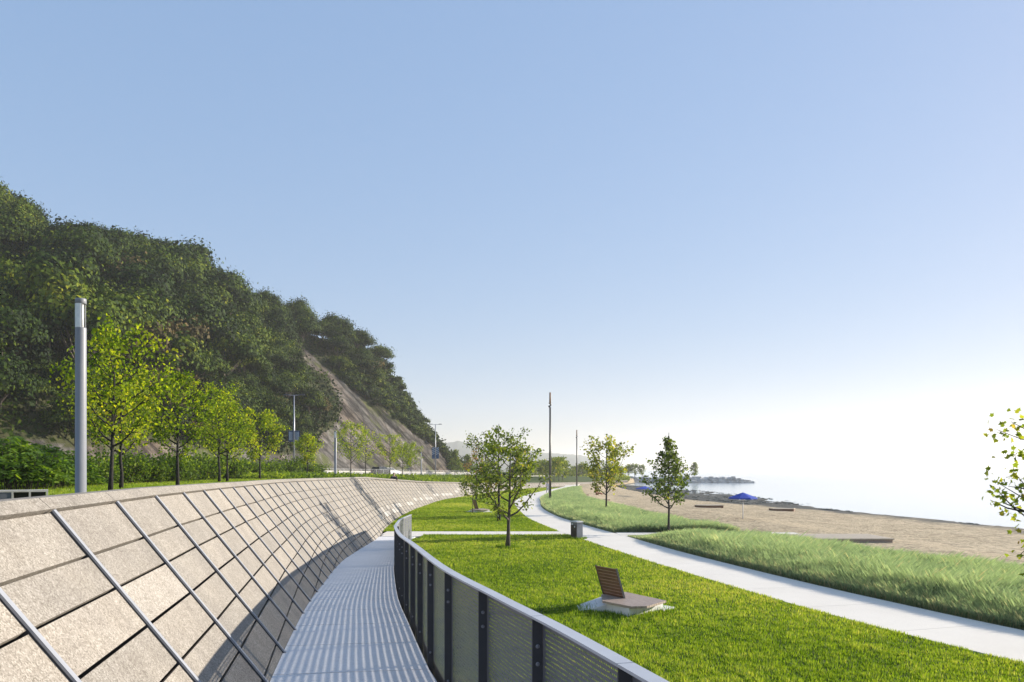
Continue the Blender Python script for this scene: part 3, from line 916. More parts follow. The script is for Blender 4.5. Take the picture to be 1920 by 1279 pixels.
def tree_geo(seed, H, trunk_h, rad_fn, nbr, leaf_n, leaf_size, shape='oval', trunk_r=.06, rise=.9, twigs=4, scat=.13, lean=(0, 0), fork=False, bias=.5, sparse_top=0.0):
    """returns trunk MB and leaf arrays; rad_fn(t) = crown radius at height fraction t (0 at the crown's foot)"""
    rng = np.random.default_rng(seed); r_ = random.Random(seed)
    tb = MB(); anchors = []; wgt = []
    lead = []
    for i in range(9):
        t = i / 8
        lead.append(Vector((lean[0] * t + r_.gauss(0, .025) * H * .12 * (t > 0), lean[1] * t + r_.gauss(0, .025) * H * .12 * (t > 0), H * .97 * t)))
    rr = [trunk_r * (1 - .9 * (i / 8) ** .8) + .006 for i in range(9)]
    rr[0] *= 1.25
    tb.tube(lead, rr, 8)
    def on_lead(z):
        for a, b in zip(lead, lead[1:]):
            if a.z <= z <= b.z: return a.lerp(b, (z - a.z) / (b.z - a.z))
        return lead[-1]
    ang = r_.random() * 6.28
    for i in range(nbr):
        t = (i + r_.random() * .7) / nbr
        z0 = trunk_h + (H * .95 - trunk_h) * (t ** 1.1) * .93
        ang += 2.4 + r_.gauss(0, .35)
        st = on_lead(z0)
        R = rad_fn(t) * r_.uniform(.75, 1.12)
        up = rise * R * r_.uniform(.6, 1.25)
        d = Vector((math.cos(ang), math.sin(ang), 0))
        pts = []
        for k in range(6):
            u = k / 5
            p = st + d * R * (u ** .9) + Vector((0, 0, up * (u ** 1.35)))
            p += Vector((r_.gauss(0, .05), r_.gauss(0, .05), r_.gauss(0, .04))) * R * u
            if p.z > H: p.z = H - r_.random() * .1
            pts.append(p)
        br = max(.006, trunk_r * .42 * (1 - t) + .007)
        tb.tube(pts, [br * (1 - .85 * k / 5) + .003 for k in range(6)], 5)
        for k in range(2, 6):
            anchors.append(pts[k]); wgt.append(1.0 if t < .8 else 1 - sparse_top)
        for q in range(twigs):
            u = r_.uniform(.3, .95); k = min(4, int(u * 5)); p = pts[k].lerp(pts[k + 1], u * 5 - k)
            e = (d + Vector((r_.gauss(0, .8), r_.gauss(0, .8), r_.gauss(.35, .45)))).normalized()
            L = R * r_.uniform(.22, .5)
            w = [p, p + e * L * .5, p + e * L + Vector((0, 0, L * .15))]
            if w[2].z > H: w[2].z = H - .05
            tb.tube(w, [br * .4 + .002, br * .3 + .002, .003], 4)
            for f in (.45, .75, 1.0):
                anchors.append(w[0].lerp(w[2], f)); wgt.append(1.0 if t < .8 else 1 - sparse_top)
    A = np.array([tuple(a) for a in anchors]); W = np.array(wgt); W /= W.sum()
    idx = rng.choice(len(A), leaf_n, p=W)
    P = A[idx] + rng.normal(size=(leaf_n, 3)) * np.array([scat, scat, scat * .85])
    P[:, 2] = np.minimum(P[:, 2], H + .1)
    V, k = leaves(P, leaf_size, shape, rng)
    tint = np.clip(.45 + .22 * rng.normal(size=leaf_n) + .18 * vnoise(P[:, 0], P[:, 2], 2.2, seed), 0, 1)
    return tb, V, k, tint

def tree(name, label, cat, loc, geo, leafm, barkm=None, group=None, rot=0):
    tb, V, k, tint = geo
    t = thing(name, label, cat, loc, rot, group)
    link('trunk', tb.mesh('trunk', smooth=True), barkm or M['bark'], t)
    link('crown', np_mesh('crown', V, k, tint), leafm, t)
    return t

vase = lambda R: (lambda t: R * (.75 + .5 * t - .75 * t * t))
cone = lambda R: (lambda t: R * (1.06 - t) ** .95 * min(1, .8 + 1.5 * t))
oval = lambda R: (lambda t: R * (.55 + 1.7 * t - 2.1 * t * t))

# --- trees on the lower lawn and along the path
x, y = gp(952, 1028); tree('lawn_tree', 'vase-shaped green tree forking low on the near lawn, closest to the railing', 'tree', (x, y, 0),
     tree_geo(5, 3.85, 1.0, vase(1.55), 16, 1900, .115, 'oval', .085, 1.3, 6, .085, lean=(.12, 0)), LEAF_MID)
x, y = gp(935, 979); tree('lawn_tree', 'tall straight-trunked green tree on the far lawn, rising above its vase-shaped neighbour', 'tree', (x, y, 0),
     tree_geo(8, 5.75, 1.7, oval(1.75), 22, 2400, .13, 'oval', .095, .8, 5, .14, sparse_top=.5), LEAF_MID, M['bark_dark'])
x, y = gp(893, 938); tree('lawn_tree', 'thin nearly bare tree with reddening lower leaves behind the far chaise bench', 'tree', (x, y, 0),
     tree_geo(13, 6.0, 1.7, cone(1.5), 16, 620, .14, 'oval', .085, .9, 3, .16, sparse_top=.75), LEAF_RED, M['bark_dark'])
x, y = gp(886.5, 963.5); tree('lawn_sapling', 'small slender sapling with pale leaves in front of the far chaise bench', 'tree', (x, y, 0),
     tree_geo(17, 2.45, 1.0, oval(.95), 12, 800, .13, 'oval', .03, .8, 3, .1), LEAF_MID)
x, y = gp(1137, 965); tree('maple_tree', 'sparse yellowing maple in the beach grass beside the curving path', 'tree', (x, y, 0),
     tree_geo(21, 5.1, 1.25, oval(1.7), 24, 2000, .135, 'maple', .07, 1.2, 5, .13, sparse_top=.6), LEAF_GOLD, M['bark_dark'])
x, y = gp(1253.5, 1001); tree('maple_tree', 'dense dark green conical maple at the edge of the beach path', 'tree', (x, y, 0),
     tree_geo(27, 4.85, 1.1, cone(1.25), 34, 2500, .10, 'maple', .055, .95, 5, .09, sparse_top=.3), LEAF_MAPLE, M['bark_dark'])
tree('maple_tree', 'near maple at the right edge of the photo, only its leafy left branches showing', 'tree', (8.22, 10.4, 0),
     tree_geo(33, 3.75, 1.25, oval(2.0), 26, 4000, .07, 'maple', .06, .75, 5, .09), LEAF_NEAR, M['bark_dark'], rot=.35)

# --- bright young trees along the upper lawn, left to right
UP = [(207, 22.6, 4.75, 1.75, 40, 'curved-trunk yellow-green oak just right of the big lamp column'),
      (227, 26.0, 4.0, 1.35, 41, 'slim yellow-green oak standing just behind the curved-trunk oak'),
      (333, 28.5, 4.3, 1.5, 42, 'bright yellow-green oak by itself midway between the curved-trunk oak and the tree pair'),
      (411, 38.0, 4.6, 1.55, 43, 'left tree of the close pair of yellow-green oaks behind the wall'),
      (426, 40.5, 4.2, 1.5, 44, 'right tree of the close pair of yellow-green oaks behind the wall'),
      (487, 51, 4.4, 1.75, 45, 'full yellow-green oak left of the road lamp with dark banners'),
      (577, 70, 4.0, 1.15, 46, 'yellow-green oak in front of the silver car'),
      (658, 80, 5.6, 1.9, 47, 'tall green oak just right of the second lamp column'),
      (685.5, 90, 5.8, 1.8, 48, 'thin airy oak with a dark trunk left of the white car'),
      (731, 100, 5.3, 2.2, 49, 'broad yellow-green oak in front of the white car'),
      (755, 110, 4.6, 1.6, 50, 'small low-crowned yellow-green oak under the bare rock face'),
      (770.5, 112, 4.9, 1.7, 51, 'yellow-green oak left of the third lamp column')]
for px, Y, H, R, sd, lab in UP:
    x = (px - PX) / F * Y; z = terrace_z(x, Y)
    n = 2100 if Y < 60 else 1500
    tree('young_oak_tree', lab, 'tree', (x, Y, z),
         tree_geo(sd, H, H * .27, vase(R * .8 * (1.2 if Y > 75 else 1)) if sd % 2 else oval(R * .95 * (1.2 if Y > 75 else 1)), 19, int(n * 1.25) if sd != 48 else 800, .105 if Y < 45 else .14, 'oval', .055, .95, 5, .14, lean=(.12 if sd == 40 else 0, 0)),
         LEAF_YG, M['bark_dark'], group='young oaks along the upper lawn')

# --- far trees beyond the wall end
FARL = [('sparse blue-green tree at the foot of the hill slope, left of the far pair', 853, 186, 7.0, 1.7, 1300), ('pale hazy tree between the hill foot tree and the bare tree', 877, 195, 6.0, 2.0, 900)]
for i, (lab, px, Y, H, R, n) in enumerate(FARL):
    x = (px - PX) / F * Y
    tree('far_tree', lab, 'tree', (x, Y, zu(Y) - .2), tree_geo(60 + i, H, H * .15, cone(R), 16, n, .36, 'diamond', .1, .5, 3, .3), LEAF_MAPLE)
FC = [('dark green tree at the left of the far clump beside the path', 1039, 152, 5.2, 1.9), ('round tree in the middle of the far clump beside the path', 1047.5, 160, 5.2, 1.8),
      ('smaller tree at the right of the far clump beside the path', 1055, 166, 4.6, 1.8), ('dim tree behind the tall lamp pole', 1024, 175, 4.6, 2.2), ('tree at the back of the far clump, almost hidden', 1043, 178, 5.6, 2.0)]
for i, (lab, px, Y, H, R) in enumerate(FC):
    x = (px - PX) / F * Y
    tree('far_tree', lab, 'tree', (x, Y, 0), tree_geo(70 + i, H, H * .28, vase(R), 14, 900, .34, 'diamond', .09, .9, 3, .25), LEAF_MID, group='trees in the far clump beside the path')
rr = random.Random(5)
HZ = [(1003, 235, 5.2, 3.0), (1015, 240, 5.6, 3.0), (1068, 240, 3.2, 2.4), (1084, 250, 4.2, 2.8), (1092, 246, 5.0, 2.2), (1105, 250, 3.6, 2.6), (1122, 255, 3.4, 2.4), (1140, 258, 4.4, 2.6), (1158, 262, 4.0, 2.4), (985, 232, 4.4, 2.6), (965, 228, 4.6, 2.5), (915, 215, 5.5, 2.3)]
proto = None
for i, (px, Y, H, R) in enumerate(HZ):
    x = (px - PX) / F * Y
    if proto is None:
        proto = tree('hazy_tree', 'hazy rounded tree in the faint line of trees beyond the end of the path', 'tree', (x, Y, -.1), tree_geo(90, 4.5, .6, oval(2.6), 16, 900, .5, 'diamond', .1, .6, 3, .4), LEAF_MID, group='hazy trees beyond the end of the path')
        o = proto
    else:
        o = copy_tree(proto); o.location = (x, Y, -.1); o.rotation_euler.z = rr.random() * 6
    o.scale = (R / 2.6, R / 2.6, H / 4.5)
hb_ = []
for i in range(5200):
    px = rr.uniform(930, 1180); Y = rr.uniform(205, 262); x = (px - PX) / F * Y
    hb_.append((x, Y, rr.uniform(0, .55) + rr.random() ** 2 * .7))
V, k = leaves(np.array(hb_), .55, 'diamond', np.random.default_rng(4), 0)
o = link('far_scrub', np_mesh('far_scrub', V, k, np.clip(np.random.default_rng(1).normal(.5, .25, len(hb_)), 0, 1)), LEAF_MID)
tag(o, 'hazy low scrub at the far end of the path', 'scrub', kind='stuff')

# jetty and its trees
jt = MB(); rj = random.Random(9)
n = 64; JY = 268
def jrow(u):
    x = 26 + (81 - 26) * u
    h = 1.8 * (1 if u < .86 else max(.12, 1 - (u - .86) / .15)) + rj.uniform(-.12, .12)
    return x, h
prev = None
for i in range(n + 1):
    x, h = jrow(i / n)
    rows = []
    for k, (dy, f) in enumerate([(-6.5, 0), (-5.0, .35), (-3.6, .72), (-2.2, 1.0), (2.2, 1.0), (6.5, 0)]):
        rows.append(jt.vert(x + rj.uniform(-.3, .3), JY + dy + rj.uniform(-.35, .35), WZ - .3 + (h + .3) * f + rj.uniform(-.18, .18) * (f > 0)))
    if prev:
        for k in range(5): jt.face((prev[k], rows[k], rows[k + 1], prev[k + 1]))
    prev = rows
jet = thing('jetty', 'hazy rock jetty reaching out into the bright water', 'jetty', (53, JY, WZ))
for i in range(len(jt.v)): jt.v[i] = (jt.v[i][0] - 53, jt.v[i][1] - JY, jt.v[i][2] - WZ)
link('rock_bank', jt.mesh('rock_bank'), M['rock'], jet)
bl = MB(); rj = random.Random(2)
for i in range(420):
    u = rj.random() * .97; x, h = jrow(u); f = rj.random()
    yy = -6.5 + 4.3 * f; zz = h * f; s = rj.uniform(.25, .6)
    c = Vector((x - 53, yy, zz)); P = []
    for sz in (-1, 1):
        for sx, sy in ((-1, -1), (1, -1), (1, 1), (-1, 1)):
            P.append(c + Vector((sx * s * rj.uniform(.6, 1.2), sy * s * rj.uniform(.6, 1.2), sz * s * rj.uniform(.4, .8))))
    bl.hexa(P)
link('boulders', bl.mesh('boulders'), M['rock'], jet)['kind'] = 'stuff'
for i, (lab, px, H, R, n) in enumerate([('lone pale poplar standing on the rock jetty', 1302.5, 5.2, 1.0, 700), ('faint tree on the landward end of the jetty beside the dark conical maple', 1204, 4.2, 1.2, 380), ('wide faint tree on the landward end of the jetty', 1190, 4.4, 1.8, 520), ('leftmost faint tree of the landward end of the jetty', 1178, 4.0, 1.6, 420)]):
    x = (px - PX) / F * JY
    tree('jetty_tree', lab, 'tree', (x, JY, WZ + 1.9), tree_geo(110 + i, H, .6, oval(R), 16, n, .45, 'diamond', .09, 1.2, 3, .25), LEAF_MID)

# weedy stones on the wet flats and along the water's edge
rk = MB(); rj = random.Random(31); nk = 0
while nk < 800:
    Y = rj.uniform(58, 215); a, b = shore_x(Y), flats_x(Y)
    X = rj.uniform(a - .4, b + 3.5)
    if X > b and rj.random() < .6: continue
    if math.sin(Y * .31) + math.sin(Y * .117 + 1) + .8 * math.sin(X * 1.3) < .1: continue
    s = rj.uniform(.08, .30) * (1 if Y > 85 else .6); z = max(sand_z(X, Y), WZ - .12)
    c = Vector((X, Y, z)); P = []
    for sz in (-.4, .55):
        for sx_, sy_ in ((-1, -1), (1, -1), (1, 1), (-1, 1)):
            P.append(c + Vector((sx_ * s * rj.uniform(.6, 1.5) * (1 if sz < 0 else .6), sy_ * s * rj.uniform(.6, 1.5) * (1 if sz < 0 else .6), sz * s * rj.uniform(.5, 1))))
    rk.hexa(P); nk += 1
tag(link('shore_stones', rk.mesh('shore_stones'), m_plain('weedy_shore_stone', (.13, .13, .108), .9, 0, .6, .4, .6)), 'dark weedy stones scattered over the wet flats at the edge of the lake', 'stones', kind='stuff')

# far hills across the water (land)
def ridge(name, Y, pts, depth):
    rng = np.random.default_rng(int(Y)); n = 160
    pxs = np.linspace(pts[0][0], pts[-1][0], n)
    h = np.array([lerp_tab(pts, p) for p in pxs]); X = (pxs - PX) / F * Y
    Z = CZ + (PY - h) / F * Y
    gx = np.stack([X, X, X, X * 1.02, X * 1.05]); gy = np.stack([np.full(n, Y - depth), np.full(n, Y - depth * .6), np.full(n, Y), np.full(n, Y + depth), np.full(n, Y + depth * 2)])
    nz = fbm(pxs, np.zeros(n), .09, 5, int(Y)) * 4
    gz = np.stack([np.full(n, -2), Z * .55 + nz * .6, Z + nz, Z * .8 + nz, np.full(n, -2)])
    struct(link(name, grid_mesh(name, gx, gy, gz), M['hedge_far']))
ridge('far_hill', 2300, [(700, 842), (836, 831), (860, 828), (885, 832), (930, 836), (1000, 846), (1040, 850), (1075, 852), (1110, 858), (1150, 868), (1190, 880.8)], 90)

# ------------------------------------------------------------------ woodland on the hill
def wood_proto(seed, H, R, nclump, per, size, leafm, name, lab, group, zc=.60, zr=.36):
    rng = np.random.default_rng(seed); r_ = random.Random(seed)
    C = rng.normal(size=(nclump, 3)); C /= np.linalg.norm(C, axis=1)[:, None]
    C[:, 2] = np.abs(C[:, 2]) * 1.25 - .35
    C *= rng.uniform(.55, 1.0, nclump)[:, None]
    C = C * np.array([R, R, H * zr]) + np.array([0, 0, H * zc])
    s = rng.uniform(.5, 1.0, nclump) * R * .28
    idx = rng.integers(0, nclump, nclump * per)
    d = rng.normal(size=(len(idx), 3)); d[:, 2] = np.abs(d[:, 2]) * .8 - .25
    P = C[idx] + d * s[idx][:, None]
    outw = (P - np.array([0, 0, H * .5])); outw /= np.linalg.norm(outw, axis=1)[:, None] + 1e-6
    cn = P - C[idx]; cn /= np.linalg.norm(cn, axis=1)[:, None] + 1e-6
    V, k = leaves(P, size, 'diamond', rng, .1, None, cn * 1.0 + outw * .35)
    ct = rng.normal(0, .16, nclump)
    tint = np.clip(.45 + ct[idx] + .15 * rng.normal(size=len(idx)), 0, 1)
    tb = MB()
    tb.tube([(0, 0, -1), (0, 0, H * .3), (.1, 0, H * .75)], [.2, .16, .05], 6)
    for q in range(7):
        c = C[r_.randrange(nclump)]; tb.tube([(0, 0, H * .3), tuple(Vector((0, 0, H * .35)).lerp(Vector(c), .6) + Vector((0, 0, -.3))), tuple(c)], [.09, .06, .02], 4)
    t = thing(name, lab, 'tree', (0, 0, -60), 0, group)
    link('trunk', tb.mesh('trunk'), M['bark'], t); link('crown', np_mesh('crown', V, k, tint), leafm, t)
    return t
G1, L1_ = 'trees of the wood covering the hill slope', 'dark green broadleaf tree in the dense wood on the hill slope'
G2, L2_ = 'trees along the skyline of the hill', 'dark broadleaf tree on the skyline of the wooded hill'
G3, L3_ = 'browning trees in the wood on the hill', 'browning tree among the green wood on the hill slope'
G4, L4_ = 'bushes along the top edge of the rock face', 'low green bush growing beside the bare rock face'
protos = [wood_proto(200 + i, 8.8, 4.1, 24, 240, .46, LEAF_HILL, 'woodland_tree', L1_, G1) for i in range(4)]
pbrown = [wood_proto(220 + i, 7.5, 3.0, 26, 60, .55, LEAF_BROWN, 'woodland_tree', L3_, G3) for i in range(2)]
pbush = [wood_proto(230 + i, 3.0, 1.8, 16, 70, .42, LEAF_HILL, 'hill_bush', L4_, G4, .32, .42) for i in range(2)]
used = set()
def place(proto, loc, sc, rzv, lab=None, grp=None):
    if id(proto) in used: o = copy_tree(proto)
    else: o = proto; used.add(id(proto))
    o.location = loc; o.rotation_euler.z = rzv; o.scale = (sc[0], sc[0], sc[1])
    if lab: o['label'] = lab; o['group'] = grp
    return o
rh = random.Random(77)
spots = []; bspots = []
NVV = NV
def hill_at(i, j): return (hx[j, i], hy[j, i], hz[j, i])
tries = 0
while tries < 9000 and len(spots) < 262:
    tries += 1
    i = rh.randrange(64, NC - 1); j = rh.randrange(9, NVV + 4)
    X, Y, Z = hill_at(i, j)
    if Y < 40 or X / Y < -.80: continue
    if rockm[min(j, NV), i] > .5: continue
    px, py = proj(X, Y, Z)
    if px > 725: continue
    if any(in_poly(px + a, py - b, ROCK) for a in (-24, 0, 24) for b in (-8, 14, 36, 58)): continue
    if px > 470 and in_poly(px, py - 78, ROCK): continue
    if any((X - a) ** 2 + (Y - b) ** 2 + (Z - c) ** 2 < 4.15 ** 2 for a, b, c, *_ in spots): continue
    spots.append((X, Y, Z, hv[j, i], px))
print('hill trees', len(spots), tries)
for X, Y, Z, v, px in spots:
    br = rh.random() < .10 and v < .96
    sc = rh.choice((rh.uniform(.55, .8), rh.uniform(.8, 1.1), rh.uniform(1.15, 1.5))) * (.8 if v < .2 else 1) * (.82 if px > 600 else 1)
    if 460 < px <= 680: sc = min(sc, .88)
    if px < 60: sc = min(sc, 1.15)
    if v > .8: sc = min(sc, .98 if px < 330 else .86)
    p = rh.choice(pbrown if br else protos)
    sky = v > .93
    place(p, (X, Y, Z - .8), (sc, sc * rh.uniform(.9, 1.15)), rh.random() * 6.28, L3_ if br else (L2_ if sky else L1_), G3 if br else (G2 if sky else G1))
# bushes on the rock edge and the right-hand skyline
nb_ = 0; tries = 0; bs = []
while tries < 6000 and nb_ < 125:
    tries += 1
    i = rh.randrange(200, NC); j = rh.randrange(7, NVV + 6)
    X, Y, Z = hill_at(i, j); px, py = proj(X, Y, Z)
    if not (540 < px < 848): continue
    r_in = rockm[min(j, NV), i] > .5
    if r_in and rh.random() > -1: continue
    if not r_in and px < 640: continue
    if any((X - a) ** 2 + (Y - b) ** 2 + (Z - c) ** 2 < 1.5 ** 2 for a, b, c in bs): continue
    bs.append((X, Y, Z)); nb_ += 1
    sc = rh.uniform(.45, .8) if r_in else rh.uniform(.7, 1.25) * (.7 if px > 780 else 1)
    place(rh.choice(pbush), (X, Y, Z - .3), (sc, sc), rh.random() * 6.28)
# undergrowth filling the slope between the trees
ug = []
for _q in range(74000):
    i = rh.randrange(43, NC); j = rh.randrange(4, NVV + 6) if _q % 5 < 3 else rh.randrange(7, 60)
    if rockm[min(j, NV), i] > .5: continue
    X, Y, Z = hill_at(i, j)
    ug.append((X + rh.uniform(-1, 1), Y + rh.uniform(-1, 1), Z + abs(rh.gauss(0, .6 if j > 60 else 1.1))))
ug = np.array(ug)
V, k = leaves(ug, .65, 'diamond', np.random.default_rng(6), 0)
tt = np.clip(.27 + .30 * vnoise(ug[:, 0], ug[:, 2], .25, 3) + np.random.default_rng(7).normal(0, .14, len(ug)), 0, 1)  # tints kept low: deep shade between the crowns put into the leaf colour
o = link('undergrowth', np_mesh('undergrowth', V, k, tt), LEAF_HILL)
tag(o, 'leafy undergrowth covering the hill slope between its trees', 'undergrowth', kind='stuff')

# ------------------------------------------------------------------ shrubs on the terrace
def sumac(seed, R, H, nst, fr):
    rng = np.random.default_rng(seed); r_ = random.Random(seed)
    tb = MB(); P = []; A = []; B = []
    for s in range(nst):
        a = r_.random() * 6.28; q = r_.random() ** .6 * R
        bx, by = math.cos(a) * q, math.sin(a) * q
        h = H * (1.05 - .5 * (q / R) ** 2) * r_.uniform(.7, 1.05)
        tip = Vector((bx * 1.1, by * 1.1, h * .8))
        tb.tube([(bx * .8, by * .8, 0), tuple(tip * .5 + Vector((bx, by, 0)) * .4), tuple(tip)], [.018, .014, .008], 4)
        for f in range(fr):
            az = r_.random() * 6.28; st = Vector((bx * .95, by * .95, h * r_.uniform(.3, .8)))
            L = r_.uniform(.35, .6); d = Vector((math.cos(az), math.sin(az), 0)); side = Vector((-d.y, d.x, 0))
            for n in range(10):
                u = (n + 1) / 10
                c = st + d * L * u + Vector((0, 0, .28 * L * math.sin(u * 2.6) - .25 * L * u * u))
                for sg in (-1, 1):
                    P.append(tuple(c)); e = (side * sg + d * .45 + Vector((r_.gauss(0, .3), r_.gauss(0, .3), r_.gauss(-.35, .4)))).normalized()
                    A.append(tuple(e)); B.append(tuple((d + Vector((r_.gauss(0, .3), r_.gauss(0, .3), r_.gauss(0, .6)))).normalized()))
    P = np.array(P); A = np.array(A); B = np.array(B); n = len(P)
    sh = LEAF_SHAPES['oval'] * np.array([.42, 1]); k = len(sh); V = np.zeros((n, k, 3)); s = .2 * rng.uniform(.7, 1.2, n)
    for i, (x, y) in enumerate(sh): V[:, i] = P + s[:, None] * (A * y + B * x * 1.2)
    tint = np.clip(.42 + .22 * rng.normal(size=n) + .2 * vnoise(P[:, 0], P[:, 2], 2, seed), 0, 1)
    return tb, V.reshape(-1, 3), k, tint
def shrub(name, lab, loc, geo, group=None, leafm=None):
    tb, V, k, tint = geo
    t = thing(name, lab, 'shrub', loc, 0, group)
    link('stems', tb.mesh('stems'), M['bark'], t); link('foliage', np_mesh('foliage', V, k, tint), leafm or LEAF_SHRUB, t)
    return t
for i, (px, Y, R, H, lab) in enumerate([(20, 24, 1.6, 1.95, 'tall bushy sumac at the left edge behind the grey box bench'), (78, 27, 1.5, 1.75, 'middle sumac with drooping leaflets left of the big lamp column'), (118, 30, 1.1, 1.15, 'lower ragged sumac reaching the big lamp column')]):
    x = (px - PX) / F * Y
    shrub('sumac_shrub', lab, (x, Y, 2.3), sumac(300 + i, R, H, 40, 12), None, LEAF_SUMAC)
def bushgeo(seed, R, H, n, size):
    rng = np.random.default_rng(seed); tb = MB(); r_ = random.Random(seed)
    C = []
    for s in range(12):
        a = r_.random() * 6.28; q = r_.random() ** .5 * R * .8; h = H * r_.uniform(.55, .95)
        tb.tube([(math.cos(a) * q * .3, math.sin(a) * q * .3, 0), (math.cos(a) * q * .8, math.sin(a) * q * .8, h * .6), (math.cos(a) * q, math.sin(a) * q, h)], [.016, .01, .005], 4)
        for f in (.35, .6, .8, 1): C.append((math.cos(a) * q * f, math.sin(a) * q * f, h * f))
    C = np.array(C); P = C[rng.integers(0, len(C), n)] + rng.normal(size=(n, 3)) * np.array([.22, .22, .16]) * R
    P[:, 2] = np.abs(P[:, 2])
    V, k = leaves(P, size, 'oval', rng, .2)
    return tb, V, k, np.clip(.45 + .25 * rng.normal(size=n) + .2 * vnoise(P[:, 0], P[:, 2], 3, seed), 0, 1)
bush_protos = [shrub('terrace_shrub', 'dark green twiggy shrub in the planted row between the upper lawn and the road', (0, 0, -50), bushgeo(320 + i, .95, 1.35, 900, .13), 'shrubs in the row behind the upper lawn') for i in range(3)]
rs = random.Random(12); k_ = 0
for i in range(46):
    u = i / 45
    px = 145 + (600 - 145) * u + rs.uniform(-6, 6)
    Y = lerp_tab([(145, 31), (260, 36), (420, 50), (500, 66), (600, 92)], px) + rs.uniform(-1.5, 3.0)
    x = (px - PX) / F * Y
    sc = rs.uniform(.75, 1.25) * lerp_tab([(145, .8), (420, 1), (600, 1.25)], px)
    place(bush_protos[i % 3], (x, Y, terrace_z(x, Y) - .03), (sc, sc * rs.uniform(.85, 1.1)), rs.random() * 6)
# low meadow planting on the terrace in front of the road
mp_ = []
rm_ = random.Random(4)
while len(mp_) < 42000:
    px = rm_.uniform(455, 960); Y = rm_.uniform(52, 190) ; x = (px - PX) / F * Y
    d = wall_top_x(Y) - x
    lo = lerp_tab([(52, 6), (75, 3.5), (100, 1.5), (190, .6)], Y)
    if d < lo or d > lerp_tab([(52, 12), (90, 15), (130, 14), (190, 18)], Y): continue
    mp_.append((x, Y, terrace_z(x, Y) + abs(rm_.gauss(0, .15))))
mp_ = np.array(mp_)
V, k = leaves(mp_, .2, 'diamond', np.random.default_rng(8), -.8)
o = link('meadow_planting', np_mesh('meadow_planting', V, k, np.clip(.5 + .3 * vnoise(mp_[:, 0], mp_[:, 1], .4, 2) + np.random.default_rng(9).normal(0, .2, len(mp_)), 0, 1)), LEAF_SHRUB)
tag(o, 'low green planting on the bank between the wall and the road', 'planting', kind='stuff')

# ------------------------------------------------------------------ grass
def blades(P, h, w, lean, rng, seg=1, bend=.5, windx=0.0):
    """P (n,3) roots; triangles (seg=1) or tapering strips; returns polygons of k verts"""
    n = len(P); az = rng.uniform(0, 2 * np.pi, n)
    d = np.stack([np.cos(az), np.sin(az), np.zeros(n)], 1)
    ln = np.stack([np.cos(az + 1.5) * lean + windx, np.sin(az + 1.5) * lean, np.ones(n)], 1)
    ln /= np.linalg.norm(ln, axis=1)[:, None]
    h = h[:, None]; w = w[:, None]
    if seg == 1:
        V = np.stack([P - d * w, P + d * w, P + ln * h], 1); return V.reshape(-1, 3), 3
    if seg == 3:
        hd = np.stack([np.cos(az + 1.5) + windx, np.sin(az + 1.5), np.zeros(n)], 1)
        up = np.array([0, 0, 1.0])
        def at(t): return P + h * (up * (t - .28 * bend * t * t) + hd * (lean[:, None] * t + bend * .62 * t * t))
        a, b, c = at(.4), at(.75), at(1.0)
        V = np.stack([P - d * w, P + d * w, a + d * w * .85, b + d * w * .55, c, b - d * w * .55, a - d * w * .85], 1)
        return V.reshape(-1, 3), 7
    m = P + ln * h * .55
    hor = ln * np.array([1, 1, 0]); hl = np.linalg.norm(hor, axis=1)[:, None] + 1e-6
    tip = m + (ln * .42 + hor / hl * bend * .35 - np.array([0, 0, .12])) * h
    V = np.stack([P - d * w, P + d * w, m + d * w * .75, tip, m - d * w * .75], 1)
    return V.reshape(-1, 3), 5
rg = np.random.default_rng(44)
def lawn_pts(n, polyfn, y0, y1, x0, x1, power):
    """density falling with distance"""
    out = []
    tot = 0
    while tot < n:
        m = n
        u = rg.random(m); a = 1 - power
        Y = (y0 ** a + u * (y1 ** a - y0 ** a)) ** (1 / a)
        X = rg.uniform(x0, x1, m)
        ok = polyfn(X, Y)
        out.append(np.stack([X[ok], Y[ok]], 1)); tot += ok.sum()
    return np.concatenate(out)[:n]
yy = np.linspace(-5, 240, 600)
fx = np.array([fence_x(v) for v in yy]); plx = np.array([side_x(PLC, v) for v in yy]); prx = np.array([side_x(PRC, v) for v in yy])
bx = np.array([base_x(v) for v in yy]); sx = np.array([sand_edge(v) for v in yy])
I = lambda arr, Y: np.interp(Y, yy, arr)
fxe = fence_x(34.6)
def inL1(X, Y): return (X > np.where(Y < 34.6, I(fx, Y) + .03, fxe + .25)) & (X < I(plx, Y) + .015) & (Y < 36.49) & (X > -.75 * Y) & (X < .72 * Y)
def inL2(X, Y): return (X > I(bx, Y) + .02) & (X < I(plx, Y) - .02) & (Y > 38.32)
Q = lawn_pts(330000, inL1, 5.5, 36.5, -4.5, 8.6, 1.5)
Q2 = lawn_pts(110000, inL2, 38.3, 128, -8, 9.5, 1.6)
Q = np.concatenate([Q, Q2])
Yd = Q[:, 1]
cl = fbm(Q[:, 0], Q[:, 1], 1.1, 4, 51); cl2 = fbm(Q[:, 0], Q[:, 1], .22, 3, 57); cl3 = vnoise(Q[:, 0], Q[:, 1], 7.0, 58)
h = (.040 + .022 * rg.random(len(Q)) + .016 * cl + .020 * cl3) * (1 + .006 * Yd)
h = np.maximum(h, .02)
w = .0050 + .00030 * Yd
root = np.column_stack([Q, np.full(len(Q), .012)]); root[Q[:, 1] > 37, 2] = .02
V, k = blades(root, h, w * rg.uniform(.7, 1.3, len(Q)), rg.normal(.35, .35, len(Q)), rg, 1)
tn = np.clip(.46 + .18 * cl + .32 * cl2 + .20 * cl3 + .17 * rg.normal(size=len(Q)), 0, 1)
tag(link('lawn_grass', np_mesh('lawn_grass', V, k, tn), GRASS_LAWN), 'short bright green mown grass of the lower lawns', 'grass', kind='stuff')
